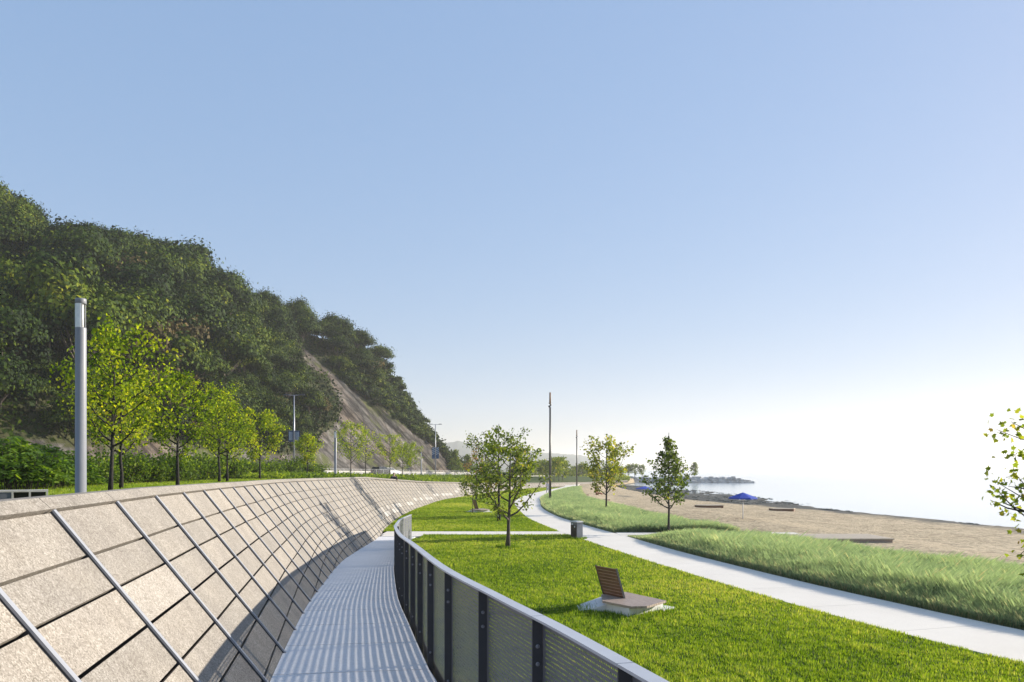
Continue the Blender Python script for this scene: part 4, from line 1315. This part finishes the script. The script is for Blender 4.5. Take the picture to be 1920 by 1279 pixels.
# taller tufts round trunks, bench and bin
tf = []
for (cx, cy, r, n_) in [(*gp(952, 1028), .45, 500), (*gp(935, 979), .6, 420), (*gp(886.5, 963.5), .6, 360), (2.3, 16.9, 1.15, 1500), (*gp(1081, 1011), .45, 380), (*gp(893, 938), .6, 300), (-2.4, 57, 1.2, 500)]:
    for _ in range(n_):
        a = rr.random() * 6.28; q = r * (.45 + .6 * rr.random()); tf.append((cx + math.cos(a) * q, cy + math.sin(a) * q, .012, cy))
tf = np.array(tf)
V, k = blades(tf[:, :3], rg.uniform(.06, .15, len(tf)), .004 + .0003 * tf[:, 3], rg.normal(.2, .3, len(tf)), rg, 1)
tag(link('grass_tufts', np_mesh('grass_tufts', V, k, np.clip(rg.normal(.25, .15, len(tf)), 0, 1)), GRASS_LAWN), 'longer untrimmed grass round the trunks, benches and bin on the lawns', 'grass', kind='stuff')
# upper lawn strip
def inU(X, Y):
    wt = np.interp(Y, [t[0] for t in TOPXY], [t[1] for t in TOPXY]); return (X < wt - .05) & (X > wt - 12 - Y * .1) & (X > -.75 * Y)
QU = lawn_pts(70000, inU, 9, 75, -40, -4, 1.6)
zt_ = np.array([terrace_z(a, b) for a, b in QU])
V, k = blades(np.column_stack([QU, zt_]), rg.uniform(.05, .1, len(QU)), .005 + .00035 * QU[:, 1], rg.normal(.2, .3, len(QU)), rg, 1)
tag(link('upper_lawn_grass', np_mesh('upper_lawn_grass', V, k, np.clip(.45 + .25 * fbm(QU[:, 0], QU[:, 1], .8, 3, 3) + .15 * rg.normal(size=len(QU)), 0, 1)), GRASS_LAWN), 'green grass of the upper lawn behind the retaining wall', 'grass', kind='stuff')
# beach grass
def inA(X, Y): return (X > I(prx, Y) + .06) & (X < I(sx, Y) + .15) & (Y < 35.6) & (Y > 6) & (X < .8 * Y + 1)
def inB(X, Y): return (X > I(prx, Y) + .06) & (X < I(sx, Y) + .2) & (Y > 37.7)
QA = lawn_pts(420000, inA, 9.5, 35.6, 4, 16.5, 1.25)
QB = lawn_pts(220000, inB, 37.7, 132, 1.5, 12.5, 1.5)
def tall(Q, hs, name, lab, yend=999):
    Yd = Q[:, 1]
    c1 = fbm(Q[:, 0], Q[:, 1], .55, 4, 61); c2 = fbm(Q[:, 0], Q[:, 1], 2.2, 3, 67)
    e = np.minimum(Q[:, 0] - I(prx, Yd), I(sx, Yd) - Q[:, 0] + .3)
    h = hs * (.88 + .24 * c1 + .13 * c2 + .13 * rg.normal(size=len(Q))) * np.clip(.42 + e * .42, .42, 1) * np.clip(.22 + (yend - Yd) * .22, .22, 1)
    h = np.clip(h, .10, 1.1)
    root = np.column_stack([Q, np.full(len(Q), .01)])
    # blades lean out over the path edge and with the breeze
    V, k = blades(root, h, (.0013 + .00009 * Yd) * rg.uniform(.6, 1.3, len(Q)), .02 + .28 * rg.random(len(Q)), rg, 3, .55 + .0, windx=.25)
    tn = np.clip(.42 + .28 * c1 + .2 * c2 + .16 * rg.normal(size=len(Q)), 0, 1)
    dry = rg.random(len(Q)) < np.where(e < .35, .30, .05); tn = np.where(dry, 1.0, tn)
    tag(link(name, np_mesh(name, V, k, tn), GRASS_TALL), lab, 'beach grass', kind='stuff')
tall(QA, .68, 'beach_grass', 'tall blue-green beach grass between the near path and the sand', 35.6)
tall(QB, .60, 'beach_grass', 'tall beach grass inside the far curve of the path')
# ------------------------------------------------------------------ benches
def slats(mb, poly, z0, z1, ang, width, gap, tilt=None):
    """boards along direction ang clipped to a convex polygon"""
    ca, sa = math.cos(ang), math.sin(ang)
    R = [(p[0] * ca + p[1] * sa, -p[0] * sa + p[1] * ca) for p in poly]
    lo = min(p[1] for p in R); hi = max(p[1] for p in R)
    def cut(v):
        xs_ = []
        for a, b in zip(R, R[1:] + R[:1]):
            if (a[1] - v) * (b[1] - v) <= 0 and abs(a[1] - b[1]) > 1e-9:
                xs_.append(a[0] + (b[0] - a[0]) * (v - a[1]) / (b[1] - a[1]))
        return (min(xs_), max(xs_)) if len(xs_) >= 2 else None
    v = lo
    while v < hi - .01:
        v2 = min(v + width, hi)
        A = cut(v + 1e-4); B = cut(v2 - 1e-4)
        if A and B:
            q = [(A[0], v), (A[1], v), (B[1], v2), (B[0], v2)]
            q = [(p[0] * ca - p[1] * sa, p[0] * sa + p[1] * ca) for p in q]
            mb.hexa([(*p, z0) for p in q] + [(*p, z1) for p in q])
        v = v2 + gap
def bench(label, loc, rz, sx=1.0):
    """local x = facing direction, local y = to the far side"""
    t = thing('chaise_bench', label, 'bench', loc, rz, 'chaise benches on the lawn')
    seat = [(-.62, -.38), (-.58, -1.2), (-.22, -1.36), (.56, -1.02), (.56, .36), (-.1, .36)]
    inner = [(-.54, -.42), (-.54, -1.17), (.62, -.85), (.50, .30), (-.08, .30)]
    b = MB(); b.prism(inner, -.1, .195)
    link('concrete_base', b.mesh('concrete_base'), M['white_conc'], t)
    s = MB(); P = [(-.05, .44), (-.12, -.42), (-.50, -.42), (-1.05, -.12), (-.72, .42)]
    i = len(s.v); s.v += [(x, y, -.1) for x, y in P] + [(x, y, z) for (x, y), z in zip(P, (.17, .17, .16, .03, .04))]
    n = 5; s.face([i + k for k in reversed(range(n))]); s.face([i + n + k for k in range(n)])
    for k in range(n):
        j = (k + 1) % n; s.face((i + k, i + j, i + n + j, i + n + k))
    link('sloping_slab', s.mesh('sloping_slab'), M['white_conc'], t)
    f = MB(); f.prism([(.52, -.98), (.95, -.86), (.90, -.45), (.52, -.40)], -.05, .05)
    link('foot_slab', f.mesh('foot_slab'), M['white_conc'], t)
    w = MB(); slats(w, seat, .200, .245, rad(-90), .085, .011)
    link('seat', w.mesh('seat'), M['wood_grey'], t)
    # backrest: boards on a leaning frame
    back = MB(); hh = .66; ln = .235
    for k in range(9):
        z0 = .225 + k * hh / 9 + .004; z1 = .225 + (k + 1) * hh / 9 - .004
        x0 = -(z0 - .225) / hh * ln; x1 = -(z1 - .225) / hh * ln
        back.hexa([(x0 - .03, -.36, z0), (x0, -.36, z0), (x0, .36, z0), (x0 - .03, .36, z0), (x1 - .03, -.36, z1), (x1, -.36, z1), (x1, .36, z1), (x1 - .03, .36, z1)])
    bo = link('backrest', back.mesh('backrest'), M['wood_dark'], t)
    fr = MB()
    for y in (-.375, .362):
        fr.hexa([(-.04, y, .2), (.01, y, .2), (.01, y + .013, .2), (-.04, y + .013, .2), (-ln - .035, y, .225 + hh + .01), (-ln + .012, y, .225 + hh + .01), (-ln + .012, y + .013, .225 + hh + .01), (-ln - .035, y + .013, .225 + hh + .01)])
    link('backrest_frame', fr.mesh('backrest_frame'), M['dark'], bo)
    return t
B1 = bench('wooden chaise bench on white concrete base on the near lawn', (2.24, 17.4, .0), math.atan2(.5, .86))
bx2, by2 = gp(897, 961)
B2 = copy_tree(B1); B2.location = (bx2 - .1, by2 + .3, 0); B2.rotation_euler.z = rad(21)
B2['label'] = 'far wooden chaise bench beside the small sapling on the far lawn'

# litter bin beside the path
bx_, by_ = gp(1081.5, 1010.5)
lb = thing('litter_bin', 'grey box litter bin with brown slatted front beside the path crossing', 'litter bin', (bx_, by_, 0), rad(33))
m = MB(); m.box(-.16, -.21, .012, .16, .21, .72); link('bin_body', m.mesh('bin_body'), M['bin_steel'], lb)
m = MB(); m.box(-.18, -.23, .722, .18, .23, .765); m.box(-.14, -.19, .766, .14, .19, .775); link('bin_lid', m.mesh('bin_lid'), M['white_conc'], lb)
m = MB()
for k in range(8): m.box(-.182, -.2 + k * .05, .04, -.162, -.2 + k * .05 + .042, .60)
link('slatted_front', m.mesh('slatted_front'), M['panel_dark'], lb)
m = MB(); m.box(-.17, .05, .62, -.163, .15, .66); m.box(-.19, -.12, .50, -.183, -.06, .57); link('notice_plate', m.mesh('notice_plate'), M['white'], lb)

# lamp columns behind the wall
def lamp(label, px, Y, Ht):
    x = (px - PX) / F * Y; z = terrace_z(x, Y)
    t = thing('lamp_column', label, 'lamp', (x, Y, z - .02), rad(25), 'cylindrical lamp columns along the wall')
    R = .118; L = .66
    m = MB(); m.lathe([(R + .02, 0), (R + .02, .03), (R, .035), (R, Ht - L - .02), (R * .96, Ht - L)], 32)
    link('column', m.mesh('column', True), M['lamp_metal'], t)
    m = MB(); m.lathe([(R * .96, Ht - .12), (R, Ht - .115), (R, Ht - .03), (R * .96, Ht)], 32); link('lamp_cap', m.mesh('lamp_cap', True), M['lamp_metal'], t)
    m = MB()
    for k in range(4):
        a = k * math.pi / 2 + .3
        m.lathe([(.012, Ht - L), (.012, Ht - .12)], 8, 0, .095 * math.cos(a), .095 * math.sin(a))
    link('lantern_rods', m.mesh('lantern_rods'), M['lamp_metal'], t)
    m = MB(); m.lathe([(.062, Ht - L), (.062, Ht - .12)], 20); link('reflector', m.mesh('reflector', True), M['lamp_white'], t)
    m = MB(); n = 24
    for k in range(n):
        a0 = rad(20) + rad(200) * k / n + rad(60); a1 = rad(20) + rad(200) * (k + 1) / n + rad(60)
        m.quad((R * math.cos(a0), R * math.sin(a0), Ht - L), (R * math.cos(a1), R * math.sin(a1), Ht - L), (R * math.cos(a1), R * math.sin(a1), Ht - .12), (R * math.cos(a0), R * math.sin(a0), Ht - .12))
    link('lantern_shell', m.mesh('lantern_shell'), M['lamp_white'], t)
    return t
lamp('large near grey lamp column with white lantern, behind the left end of the wall', 151.5, 18.2, 4.55)
lamp('middle-distance grey lamp column with white lantern, left of the tall green oak', 629, 76, 4.5)
lamp('farthest small lamp column, between the young oaks and the banner pole', 790, 146, 4.5)

# tall slim poles in the beach grass
def pole(label, px, Y, Ht):
    x = (px - PX) / F * Y
    t = thing('light_pole', label, 'light pole', (x, Y, 0), 0, 'tall slim light poles along the path')
    m = MB(); m.lathe([(.11, 0), (.11, Ht * .45), (.095, Ht * .46), (.085, Ht * .865)], 14); link('shaft', m.mesh('shaft', True), M['pole'], t)
    m = MB(); m.lathe([(.085, Ht * .895), (.08, Ht)], 12); link('pole_top', m.mesh('pole_top', True), M['pole_wood'], t)
    m = MB(); m.tube([(0, 0, Ht * .86), (.02, 0, Ht * .9)], [.03, .03], 8)
    m.tube([(-.14, 0, Ht * .868), (.12, .05, Ht * .888)], [.085, .06], 10); m.tube([(.1, 0, Ht * .885), (-.12, -.02, Ht * .905)], [.06, .05], 8)
    link('spotlight', m.mesh('spotlight', True), M['dark'], t)
    return t
pole('nearer tall slim bronze light pole standing in the beach grass', 1031.5, 75, 10.2)
pole('farther and smaller slim bronze light pole at the tip of the beach grass', 1081.5, 127, 9.25)

# road lamps with banners
def road_lamp(label, px, Y, topy, btm, bstyle):
    x = (px - PX) / F * Y; z0 = terrace_z(x, Y); Ht = CZ + (PY - topy) / F * Y - z0
    t = thing('road_lamp', label, 'street lamp', (x, Y, z0), 0, 'road lamps carrying banners')
    m = MB(); m.lathe([(.13, 0), (.10, Ht * .5), (.075, Ht)], 12); link('pole', m.mesh('pole', True), M['grey_pole'], t)
    m = MB(); m.tube([(-.95, 0, Ht + .03), (0, 0, Ht - .02), (.95, 0, Ht + .03)], [.035, .045, .035], 6); link('cross_arm', m.mesh('cross_arm'), M['grey_pole'], t)
    for s in (-1, 1):
        m = MB(); m.hexa([(s * .98 - .38, -.13, Ht + .0), (s * .98 + .38, -.13, Ht + .0), (s * .98 + .38, .13, Ht + .0), (s * .98 - .38, .13, Ht + .0),
                          (s * .98 - .30, -.09, Ht + .13), (s * .98 + .30, -.09, Ht + .13), (s * .98 + .30, .09, Ht + .13), (s * .98 - .30, .09, Ht + .13)])
        link('luminaire', m.mesh('luminaire'), M['dark'], t)
    zt = CZ + (PY - btm[0]) / F * Y - z0; zb = CZ + (PY - btm[1]) / F * Y - z0
    for s in (-1, 1):
        m = MB(); x0, x1 = (s * .12, s * .72); x0, x1 = min(x0, x1), max(x0, x1)
        m.box(x0, -.015, zb, x1, .015, zt, 0)
        H_ = zt - zb; W_ = x1 - x0
        if bstyle == 'diag':
            for k in range(4):
                b = zb + H_ * (.34 + .16 * k); sl = .55 * W_
                for yy_ in (-.019,):
                    m.hexa([(x0 + .03, yy_, b), (x1 - .03, yy_, b + sl), (x1 - .03, yy_ + .003, b + sl), (x0 + .03, yy_ + .003, b), (x0 + .03, yy_, b + .11), (x1 - .03, yy_, b + sl + .11), (x1 - .03, yy_ + .003, b + sl + .11), (x0 + .03, yy_ + .003, b + .11)], 1)
        else:
            for k in range(3):
                a = x0 + W_ * (.15 + .27 * k); m.box(a, -.020, zb + H_ * .12, a + W_ * .10, -.017, zb + H_ * .92, 1)
        bn = link('banner', m.mesh('banner'), [M['banner'] if bstyle == 'diag' else M['banner_dark'], M['banner_w']], t)
        a = MB(); a.tube([(0, 0, zt + .02), (s * .75, 0, zt + .02)], [.015, .012], 5); a.tube([(0, 0, zb - .02), (s * .75, 0, zb - .02)], [.015, .012], 5)
        link('banner_rods', a.mesh('banner_rods'), M['grey_pole'], bn)
    return t
road_lamp('double-arm road lamp with dark blue banners in front of the wooded slope', 551.5, 102, 741, (808, 828), 'vert')
road_lamp('double-arm road lamp with blue banners striped white at the foot of the rock face', 816.5, 167, 796, (839, 860), 'diag')

# box bench on the terrace at the left edge
x = -9.10
bb_ = thing('box_bench', 'low grey box bench with open compartments at the left edge behind the wall', 'bench', (x, 14.1, 2.34), rad(30))
m = MB(); m.box(-1.4, -.02, 0, .235, .45, .25); link('box_panel', m.mesh('box_panel'), M['bench_box'], bb_)
m = MB(); m.box(.24, .40, 0, .76, .45, .25); m.box(.24, -.0, .0, .76, .40, .02); link('back_panel', m.mesh('back_panel'), M['bench_box'], bb_)
m = MB(); m.box(-1.42, -.03, .252, .80, .47, .285)
for xx_ in (.237, .50, .768): m.box(xx_, -.03, .0, xx_ + .03, .395, .251)
link('frame', m.mesh('frame'), M['bench_frame'], bb_)

# parasols
def parasol(label, loc, Ht, R):
    t = thing('beach_parasol', label, 'parasol', loc, rad(14), 'blue parasols on the beach')
    m = MB(); m.lathe([(.028, -.3), (.025, Ht)], 10); link('pole', m.mesh('pole', True), M['white'], t)
    m = MB(); n = 8; top = m.vert(0, 0, Ht + .06)
    ring = [m.vert(R * math.cos(2 * math.pi * k / n), R * math.sin(2 * math.pi * k / n), Ht - .27 - .0) for k in range(n)]
    low = [m.vert(R * 1.0 * math.cos(2 * math.pi * k / n), R * 1.0 * math.sin(2 * math.pi * k / n), Ht - .36) for k in range(n)]
    bot = m.vert(0, 0, Ht + .02)
    for k in range(n):
        j = (k + 1) % n
        m.face((top, ring[k], ring[j])); m.face((ring[k], low[k], low[j], ring[j])); m.face((bot, ring[j], ring[k]))
    link('canopy', m.mesh('canopy'), M['parasol'], t)
    m = MB()
    for k in range(n):
        a = 2 * math.pi * k / n; m.tube([(0, 0, Ht - .45), (R * .55 * math.cos(a), R * .55 * math.sin(a), Ht - .17)], [.009, .009], 4)
    link('ribs', m.mesh('ribs'), M['white'], t)
    return t
def sand_at(px, py):
    Y = 60.0
    for _ in range(80):
        X = (px - PX) / F * Y; Y = .6 * Y + .4 * F * (CZ - sand_z(X, Y)) / (py - PY)
    X = (px - PX) / F * Y
    return X, Y, sand_z(X, Y)
X, Y, Z = sand_at(1393, 973); parasol('near blue parasol on a white pole standing in the open sand', (X, Y, Z), 48 / F * Y, 27 / F * Y)
X, Y, Z = sand_at(1208, 932.5); parasol('far blue parasol half hidden by the dark conical maple', (X, Y, Z), 20 / F * Y, 17 / F * Y)

# timber platforms on the sand
def platform(label, px, py, wpx, hpx, rz=0.0, dep=1.6):
    X, Y, Z = sand_at(px, py); W = wpx / F * Y; H_ = hpx / F * Y
    t = thing('sand_platform', label, 'platform', (X, Y, Z - .05), rz, 'low timber platforms on the sand')
    poly = [(-W / 2, -dep * .1), (-W * .12, -dep * .5), (W / 2, -dep * .28), (W * .46, dep * .5), (-W * .32, dep * .5)]
    m = MB(); m.prism([(a * .97, b * .97) for a, b in poly], 0, H_); link('side_walls', m.mesh('side_walls'), M['wood_dark'], t)
    m = MB(); slats(m, poly, H_ + .003, H_ + .05, rad(90), .14, .01); link('top_boards', m.mesh('top_boards'), M['wood_pale'], t)
platform('larger timber platform on the sand left of the near parasol', 1328, 951.5, 54, 4.6)
platform('timber platform on the sand right of the near parasol, close to the water', 1468, 957.5, 49, 4.4, rad(180))
platform('small low platform at the far left of the sand behind the beach grass', 1097, 928, 13, 1.6)
platform('small low platform left of the yellowing maple trunk', 1115, 936.5, 11, 1.4)
platform('small low platform behind the yellowing maple trunk', 1137, 937, 13, 1.4)

# ------------------------------------------------------------------ people
def skinned(name, V, E, R, mat, parent, sub=1):
    me = bpy.data.meshes.new(name); me.from_pydata(V, E, []); me.update()
    o = link(name, me, mat, parent)
    sk = o.modifiers.new('skin', 'SKIN'); sk.use_smooth_shade = True
    for i, v in enumerate(me.skin_vertices[0].data):
        r = R[i]; v.radius = (r, r) if not isinstance(r, tuple) else r
    me.skin_vertices[0].data[0].use_root = True
    s = o.modifiers.new('sub', 'SUBSURF'); s.levels = sub; s.render_levels = sub + 1
    return o
def person(label, loc, rz, pose, shirt, trousers, scale=1.0):
    t = thing('person', label, 'person', loc, rz); t.scale = (scale,) * 3
    if pose == 'walk':
        V = [(0, 0, .95), (0, .01, 1.15), (0, .02, 1.38), (0, .02, 1.48), (0, .0, 1.56), (0, .01, 1.66), (0, .01, 1.73),
             (.19, .02, 1.40), (.24, -.06, 1.13), (.23, .08, .90), (.235, .12, .82), (-.19, .02, 1.40), (-.24, .08, 1.13), (-.23, -.02, .90), (-.235, -.04, .82),
             (.09, 0, .90), (.11, -.14, .50), (.11, -.02, .08), (.11, -.16, .05), (-.09, 0, .90), (-.11, .05, .48), (-.11, .26, .12), (-.11, .13, .05)]
        E = [(0, 1), (1, 2), (2, 3), (3, 4), (4, 5), (5, 6), (2, 7), (7, 8), (8, 9), (9, 10), (2, 11), (11, 12), (12, 13), (13, 14), (0, 15), (15, 16), (16, 17), (17, 18), (0, 19), (19, 20), (20, 21), (21, 22)]
        R = [(.15, .11), (.14, .10), (.16, .10), .06, .075, .095, .05, .065, .045, .036, .04, .065, .045, .036, .04, .09, .065, .045, .04, .09, .065, .045, .04]
        skinned('body', V, E, R, M['skin'], t)
        skinned('shirt', [V[i] for i in (0, 1, 2, 7, 8, 11, 12)], [(0, 1), (1, 2), (2, 3), (3, 4), (2, 5), (5, 6)], [(.17, .13), (.16, .12), (.18, .12), .08, .062, .08, .062], shirt, t)
        skinned('trousers', [V[i] for i in (0, 15, 16, 17, 19, 20, 21)], [(0, 1), (1, 2), (2, 3), (0, 4), (4, 5), (5, 6)], [(.17, .13), .11, .085, .07, .11, .085, .07], trousers, t)
        skinned('hair', [(0, .035, 1.66), (0, .02, 1.74)], [(0, 1)], [.092, .085], M['hair'], t)
    else:   # sitting with legs stretched forward (local -y)
        V = [(0, 0, .12), (0, .06, .34), (0, .05, .56), (0, .03, .66), (0, .0, .73), (0, -.01, .82), (0, 0, .90),
             (.18, .05, .57), (.25, -.02, .33), (.20, -.24, .22), (.17, -.32, .2), (-.18, .05, .57), (-.25, -.02, .33), (-.20, -.24, .22), (-.17, -.32, .2),
             (.10, -.06, .12), (.14, -.42, .26), (.13, -.78, .08), (.13, -.86, .16), (-.10, -.06, .12), (-.14, -.42, .26), (-.13, -.78, .08), (-.13, -.86, .16)]
        E = [(0, 1), (1, 2), (2, 3), (3, 4), (4, 5), (5, 6), (2, 7), (7, 8), (8, 9), (9, 10), (2, 11), (11, 12), (12, 13), (13, 14), (0, 15), (15, 16), (16, 17), (17, 18), (0, 19), (19, 20), (20, 21), (21, 22)]
        R = [(.16, .13), (.14, .11), (.16, .11), .06, .075, .095, .05, .065, .05, .04, .04, .065, .05, .04, .04, .09, .07, .05, .04, .09, .07, .05, .04]
        skinned('body', V, E, R, M['skin'], t)
        skinned('shirt', [V[i] for i in (0, 1, 2, 7, 8, 11, 12)], [(0, 1), (1, 2), (2, 3), (3, 4), (2, 5), (5, 6)], [(.19, .15), (.17, .13), (.19, .13), .085, .068, .085, .068], shirt, t)
        skinned('trousers', [V[i] for i in (0, 15, 16, 17, 19, 20, 21)], [(0, 1), (1, 2), (2, 3), (0, 4), (4, 5), (5, 6)], [(.18, .14), .11, .09, .07, .11, .09, .07], trousers, t)
        skinned('hair', [(0, .02, .83), (0, .015, .91)], [(0, 1)], [.1, .09], M['hair'], t)
    return t
x, y = gp(1027.2, 926); person('person in pale clothing walking on the path just left of the nearer light pole', (x, y, .03), rad(20), 'walk', M['pale_cloth'], M['pale_cloth'], .85)
Yp = 60.0; xp = wall_top_x(Yp)
# seated on the coping: find where the wall's top edge reaches that image column
for p in sorted(TOPXY):
    if p[0] > 25 and PX + F * p[1] / p[0] > 736: Yp, xp, zp = p; break
person('person in black clothing sitting just behind the top of the wall, seen between the oaks', ((736.5 - PX) / F * Yp, Yp + .55, zp - .40), rad(190), 'sit', M['black_cloth'], M['black_cloth'])
X, Y, Z = sand_at(1119, 928); person('person in rust-red clothing sitting on the sand left of the yellowing maple', (X, Y, Z), rad(60), 'sit', M['red_cloth'], M['red_cloth'])

# ------------------------------------------------------------------ cars
def car(label, paint, loc, rz, L, W, H, suv):
    t = thing('parked_car' if False else 'car', label, 'car', loc, rz)
    h2 = W / 2
    hood = .68 if suv else .60
    side = [(-L / 2, .32), (-L / 2 + .02, hood * H), (-L / 2 + .25, hood * H + .02), (L / 2 - 1.15, hood * H), (L / 2 - .35, hood * H - .10), (L / 2 - .02, hood * H - .24), (L / 2, .32), (L / 2 - .15, .22), (-L / 2 + .15, .22)]
    m = MB(); n = len(side)
    for y, k in ((-h2, .0), (-h2 + .06, .03), (h2 - .06, .03), (h2, 0)):
        for x, z in side:
            m.v.append((x * (1 if k else .985), y, z + (k if z > .4 else 0)))
    for r in range(3):
        for k in range(n):
            j = (k + 1) % n; m.face((r * n + k, (r + 1) * n + k, (r + 1) * n + j, r * n + j))
    m.face(list(range(n))); m.face([3 * n + k for k in reversed(range(n))])
    link('car_body', m.mesh('car_body'), paint, t)
    zb = hood * H + .01
    xr, xf = (-L / 2 + .12, L / 2 - 1.25); xrr, xff = (xr + (.25 if suv else .75), xf - (.75))
    def ring(x0, x1, hw, z): return [(x0, -hw, z), (x1, -hw, z), (x1, hw, z), (x0, hw, z)]
    m = MB(); m.hexa(ring(xr + .03, xf, h2 - .07, zb) + ring(xrr, xff, h2 - .2, H - .06)); link('windows', m.mesh('windows'), M['glass'], t)
    m = MB(); m.hexa(ring(xrr - .06, xff + .08, h2 - .19, H - .058) + ring(xrr + .1, xff - .1, h2 - .27, H))
    for x0, x1 in ((xr + .02, xrr), (xf + .01, xff), ((xr + xf) / 2, (xrr + xff) / 2)):
        for s in (-1, 1):
            m.tube([(x0, s * (h2 - .065), zb), (x1, s * (h2 - .195), H - .05)], [.04, .04], 4)
    link('roof', m.mesh('roof'), paint, t)
    for sx in (-L * .31, L * .31):
        for s in (-1, 1):
            def wheel(r0, wd, mt, nm, par):
                m = MB(); nn = 18; i0 = 0
                for y in (-wd, wd):
                    for k in range(nn):
                        a = 2 * math.pi * k / nn; m.v.append((sx + r0 * math.cos(a), s * (h2 - .09) + y, .32 + r0 * math.sin(a)))
                for k in range(nn):
                    j = (k + 1) % nn; m.face((k, j, nn + j, nn + k))
                m.face(list(reversed(range(nn)))); m.face([nn + k for k in range(nn)])
                return link(nm, m.mesh(nm), mt, par)
            tw = wheel(.32, .1, M['tyre'], 'wheel', t); wheel(.2, .108, M['wire'], 'rim', tw)
    for s in (-1, 1):
        m = MB(); m.box(L / 2 - .10, s * (h2 - .3) - .17, hood * H - .36, L / 2 + .012, s * (h2 - .3) + .17, hood * H - .24); link('headlight', m.mesh('headlight'), M['lens'], t)
        m = MB(); m.box(-L / 2 - .012, s * (h2 - .16) - .1, hood * H - .28, -L / 2 + .05, s * (h2 - .16) + .1, hood * H - .08); link('tail_light', m.mesh('tail_light'), m_plain('tail_red', (.3, .01, .01), .3), t)
    return t
def road_at(px, off):
    best = None
    for i in range(1, len(RD) - 1):
        d, n = wall_frame(RD, i); q = RD[i] + n * off
        if q.y < 30: continue
        e = abs(PX + F * q.x / q.y - px)
        if best is None or e < best[0]: best = (e, q, d)
    _, q, d = best
    return (q.x, q.y, zu(q.y) + .05), math.atan2(d.y, d.x)
l, a = road_at(574, -1.8); car('silver saloon car on the road behind the terrace shrubs', M['car_silver'], l, a - .35, 4.5, 1.8, 1.45, False)
l, a = road_at(728, -1.8); car('white car on the road in front of the rock face', M['car_white'], l, a - .35, 4.4, 1.85, 1.6, True)
l, a = road_at(713, -1.8); car('black car directly left of the white car on the road', M['car_black'], (l[0] - .3, l[1] + 1.0, l[2]), a - .2, 4.4, 1.85, 1.75, True)

# ------------------------------------------------------------------ air, light, camera
SUN_EL, SUN_AZ = rad(18), rad(22)      # azimuth measured from +x (right) towards +y (away)
sd = Vector((math.cos(SUN_EL) * math.cos(SUN_AZ), math.cos(SUN_EL) * math.sin(SUN_AZ), math.sin(SUN_EL)))
sl = bpy.data.lights.new('sun', 'SUN'); sl.energy = 3.7; sl.angle = rad(.5); sl.color = (1.0, .92, .80)
so = bpy.data.objects.new('sun', sl); COL.objects.link(so); so.rotation_euler = sd.to_track_quat('Z', 'Y').to_euler()
w = bpy.data.worlds.new('World'); SC.world = w; w.use_nodes = True
nt = w.node_tree; nt.nodes.clear()
sky = nt.nodes.new('ShaderNodeTexSky'); sky.sky_type = 'NISHITA'; sky.sun_disc = False
sky.sun_elevation = SUN_EL; sky.sun_rotation = math.pi / 2 - SUN_AZ
sky.air_density = 1.0; sky.dust_density = .4; sky.ozone_density = 2.6; sky.altitude = 0
bg = nt.nodes.new('ShaderNodeBackground'); bg.inputs['Strength'].default_value = .15
ow = nt.nodes.new('ShaderNodeOutputWorld')
gm = nt.nodes.new('ShaderNodeGamma'); gm.inputs[1].default_value = .24
nt.links.new(sky.outputs[0], gm.inputs[0]); hs = nt.nodes.new('ShaderNodeHueSaturation'); hs.inputs['Saturation'].default_value = 2.35
nt.links.new(gm.outputs[0], hs.inputs['Color']); mt = nt.nodes.new('ShaderNodeMix'); mt.data_type = 'RGBA'; mt.blend_type = 'MULTIPLY'; mt.inputs[0].default_value = 1; mt.inputs[7].default_value = (1.50, 1.42, 1.58, 1)
nt.links.new(hs.outputs[0], mt.inputs[6]); nt.links.new(mt.outputs[2], bg.inputs['Color']); nt.links.new(bg.outputs[0], ow.inputs['Surface'])

hz_ = MB(); hz_.box(-3100, -80, -6, 3300, 3300, 78)
ho = link('haze', hz_.mesh('haze'), None); ho['kind'] = 'stuff'; ho['label'] = 'thin pale morning haze over the lake and shore'; ho['category'] = 'haze'
hm = bpy.data.materials.new('haze_air'); hm.use_nodes = True; hn = hm.node_tree; hn.nodes.clear()
pv = hn.nodes.new('ShaderNodeVolumePrincipled'); pv.inputs['Color'].default_value = (1.0, .985, .955, 1); pv.inputs['Density'].default_value = .00032; pv.inputs['Anisotropy'].default_value = .3
ho_ = hn.nodes.new('ShaderNodeOutputMaterial'); hn.links.new(pv.outputs[0], ho_.inputs['Volume'])
ho.data.materials.append(hm)

cam = bpy.data.cameras.new('camera'); cam.sensor_width = 36; cam.lens = F / 1920 * 36
cam.shift_y = (PY - 639.5) / 1920; cam.clip_end = 20000; cam.clip_start = .05
co = bpy.data.objects.new('camera', cam); COL.objects.link(co); co.location = (0, 0, CZ); co.rotation_euler = (rad(90), 0, 0)
SC.camera = co
SC.view_settings.view_transform = 'Standard'; SC.view_settings.look = 'None'
SC.view_settings.exposure = 1.25; SC.view_settings.gamma = 1; SC.view_settings.use_curve_mapping = False
SC.cycles.use_denoising = True
SC.cycles.max_bounces = 8; SC.cycles.transparent_max_bounces = 24; SC.cycles.transmission_bounces = 4
SC.cycles.volume_bounces = 1
SC.cycles.sample_clamp_indirect = 6
SC.render.use_persistent_data = False
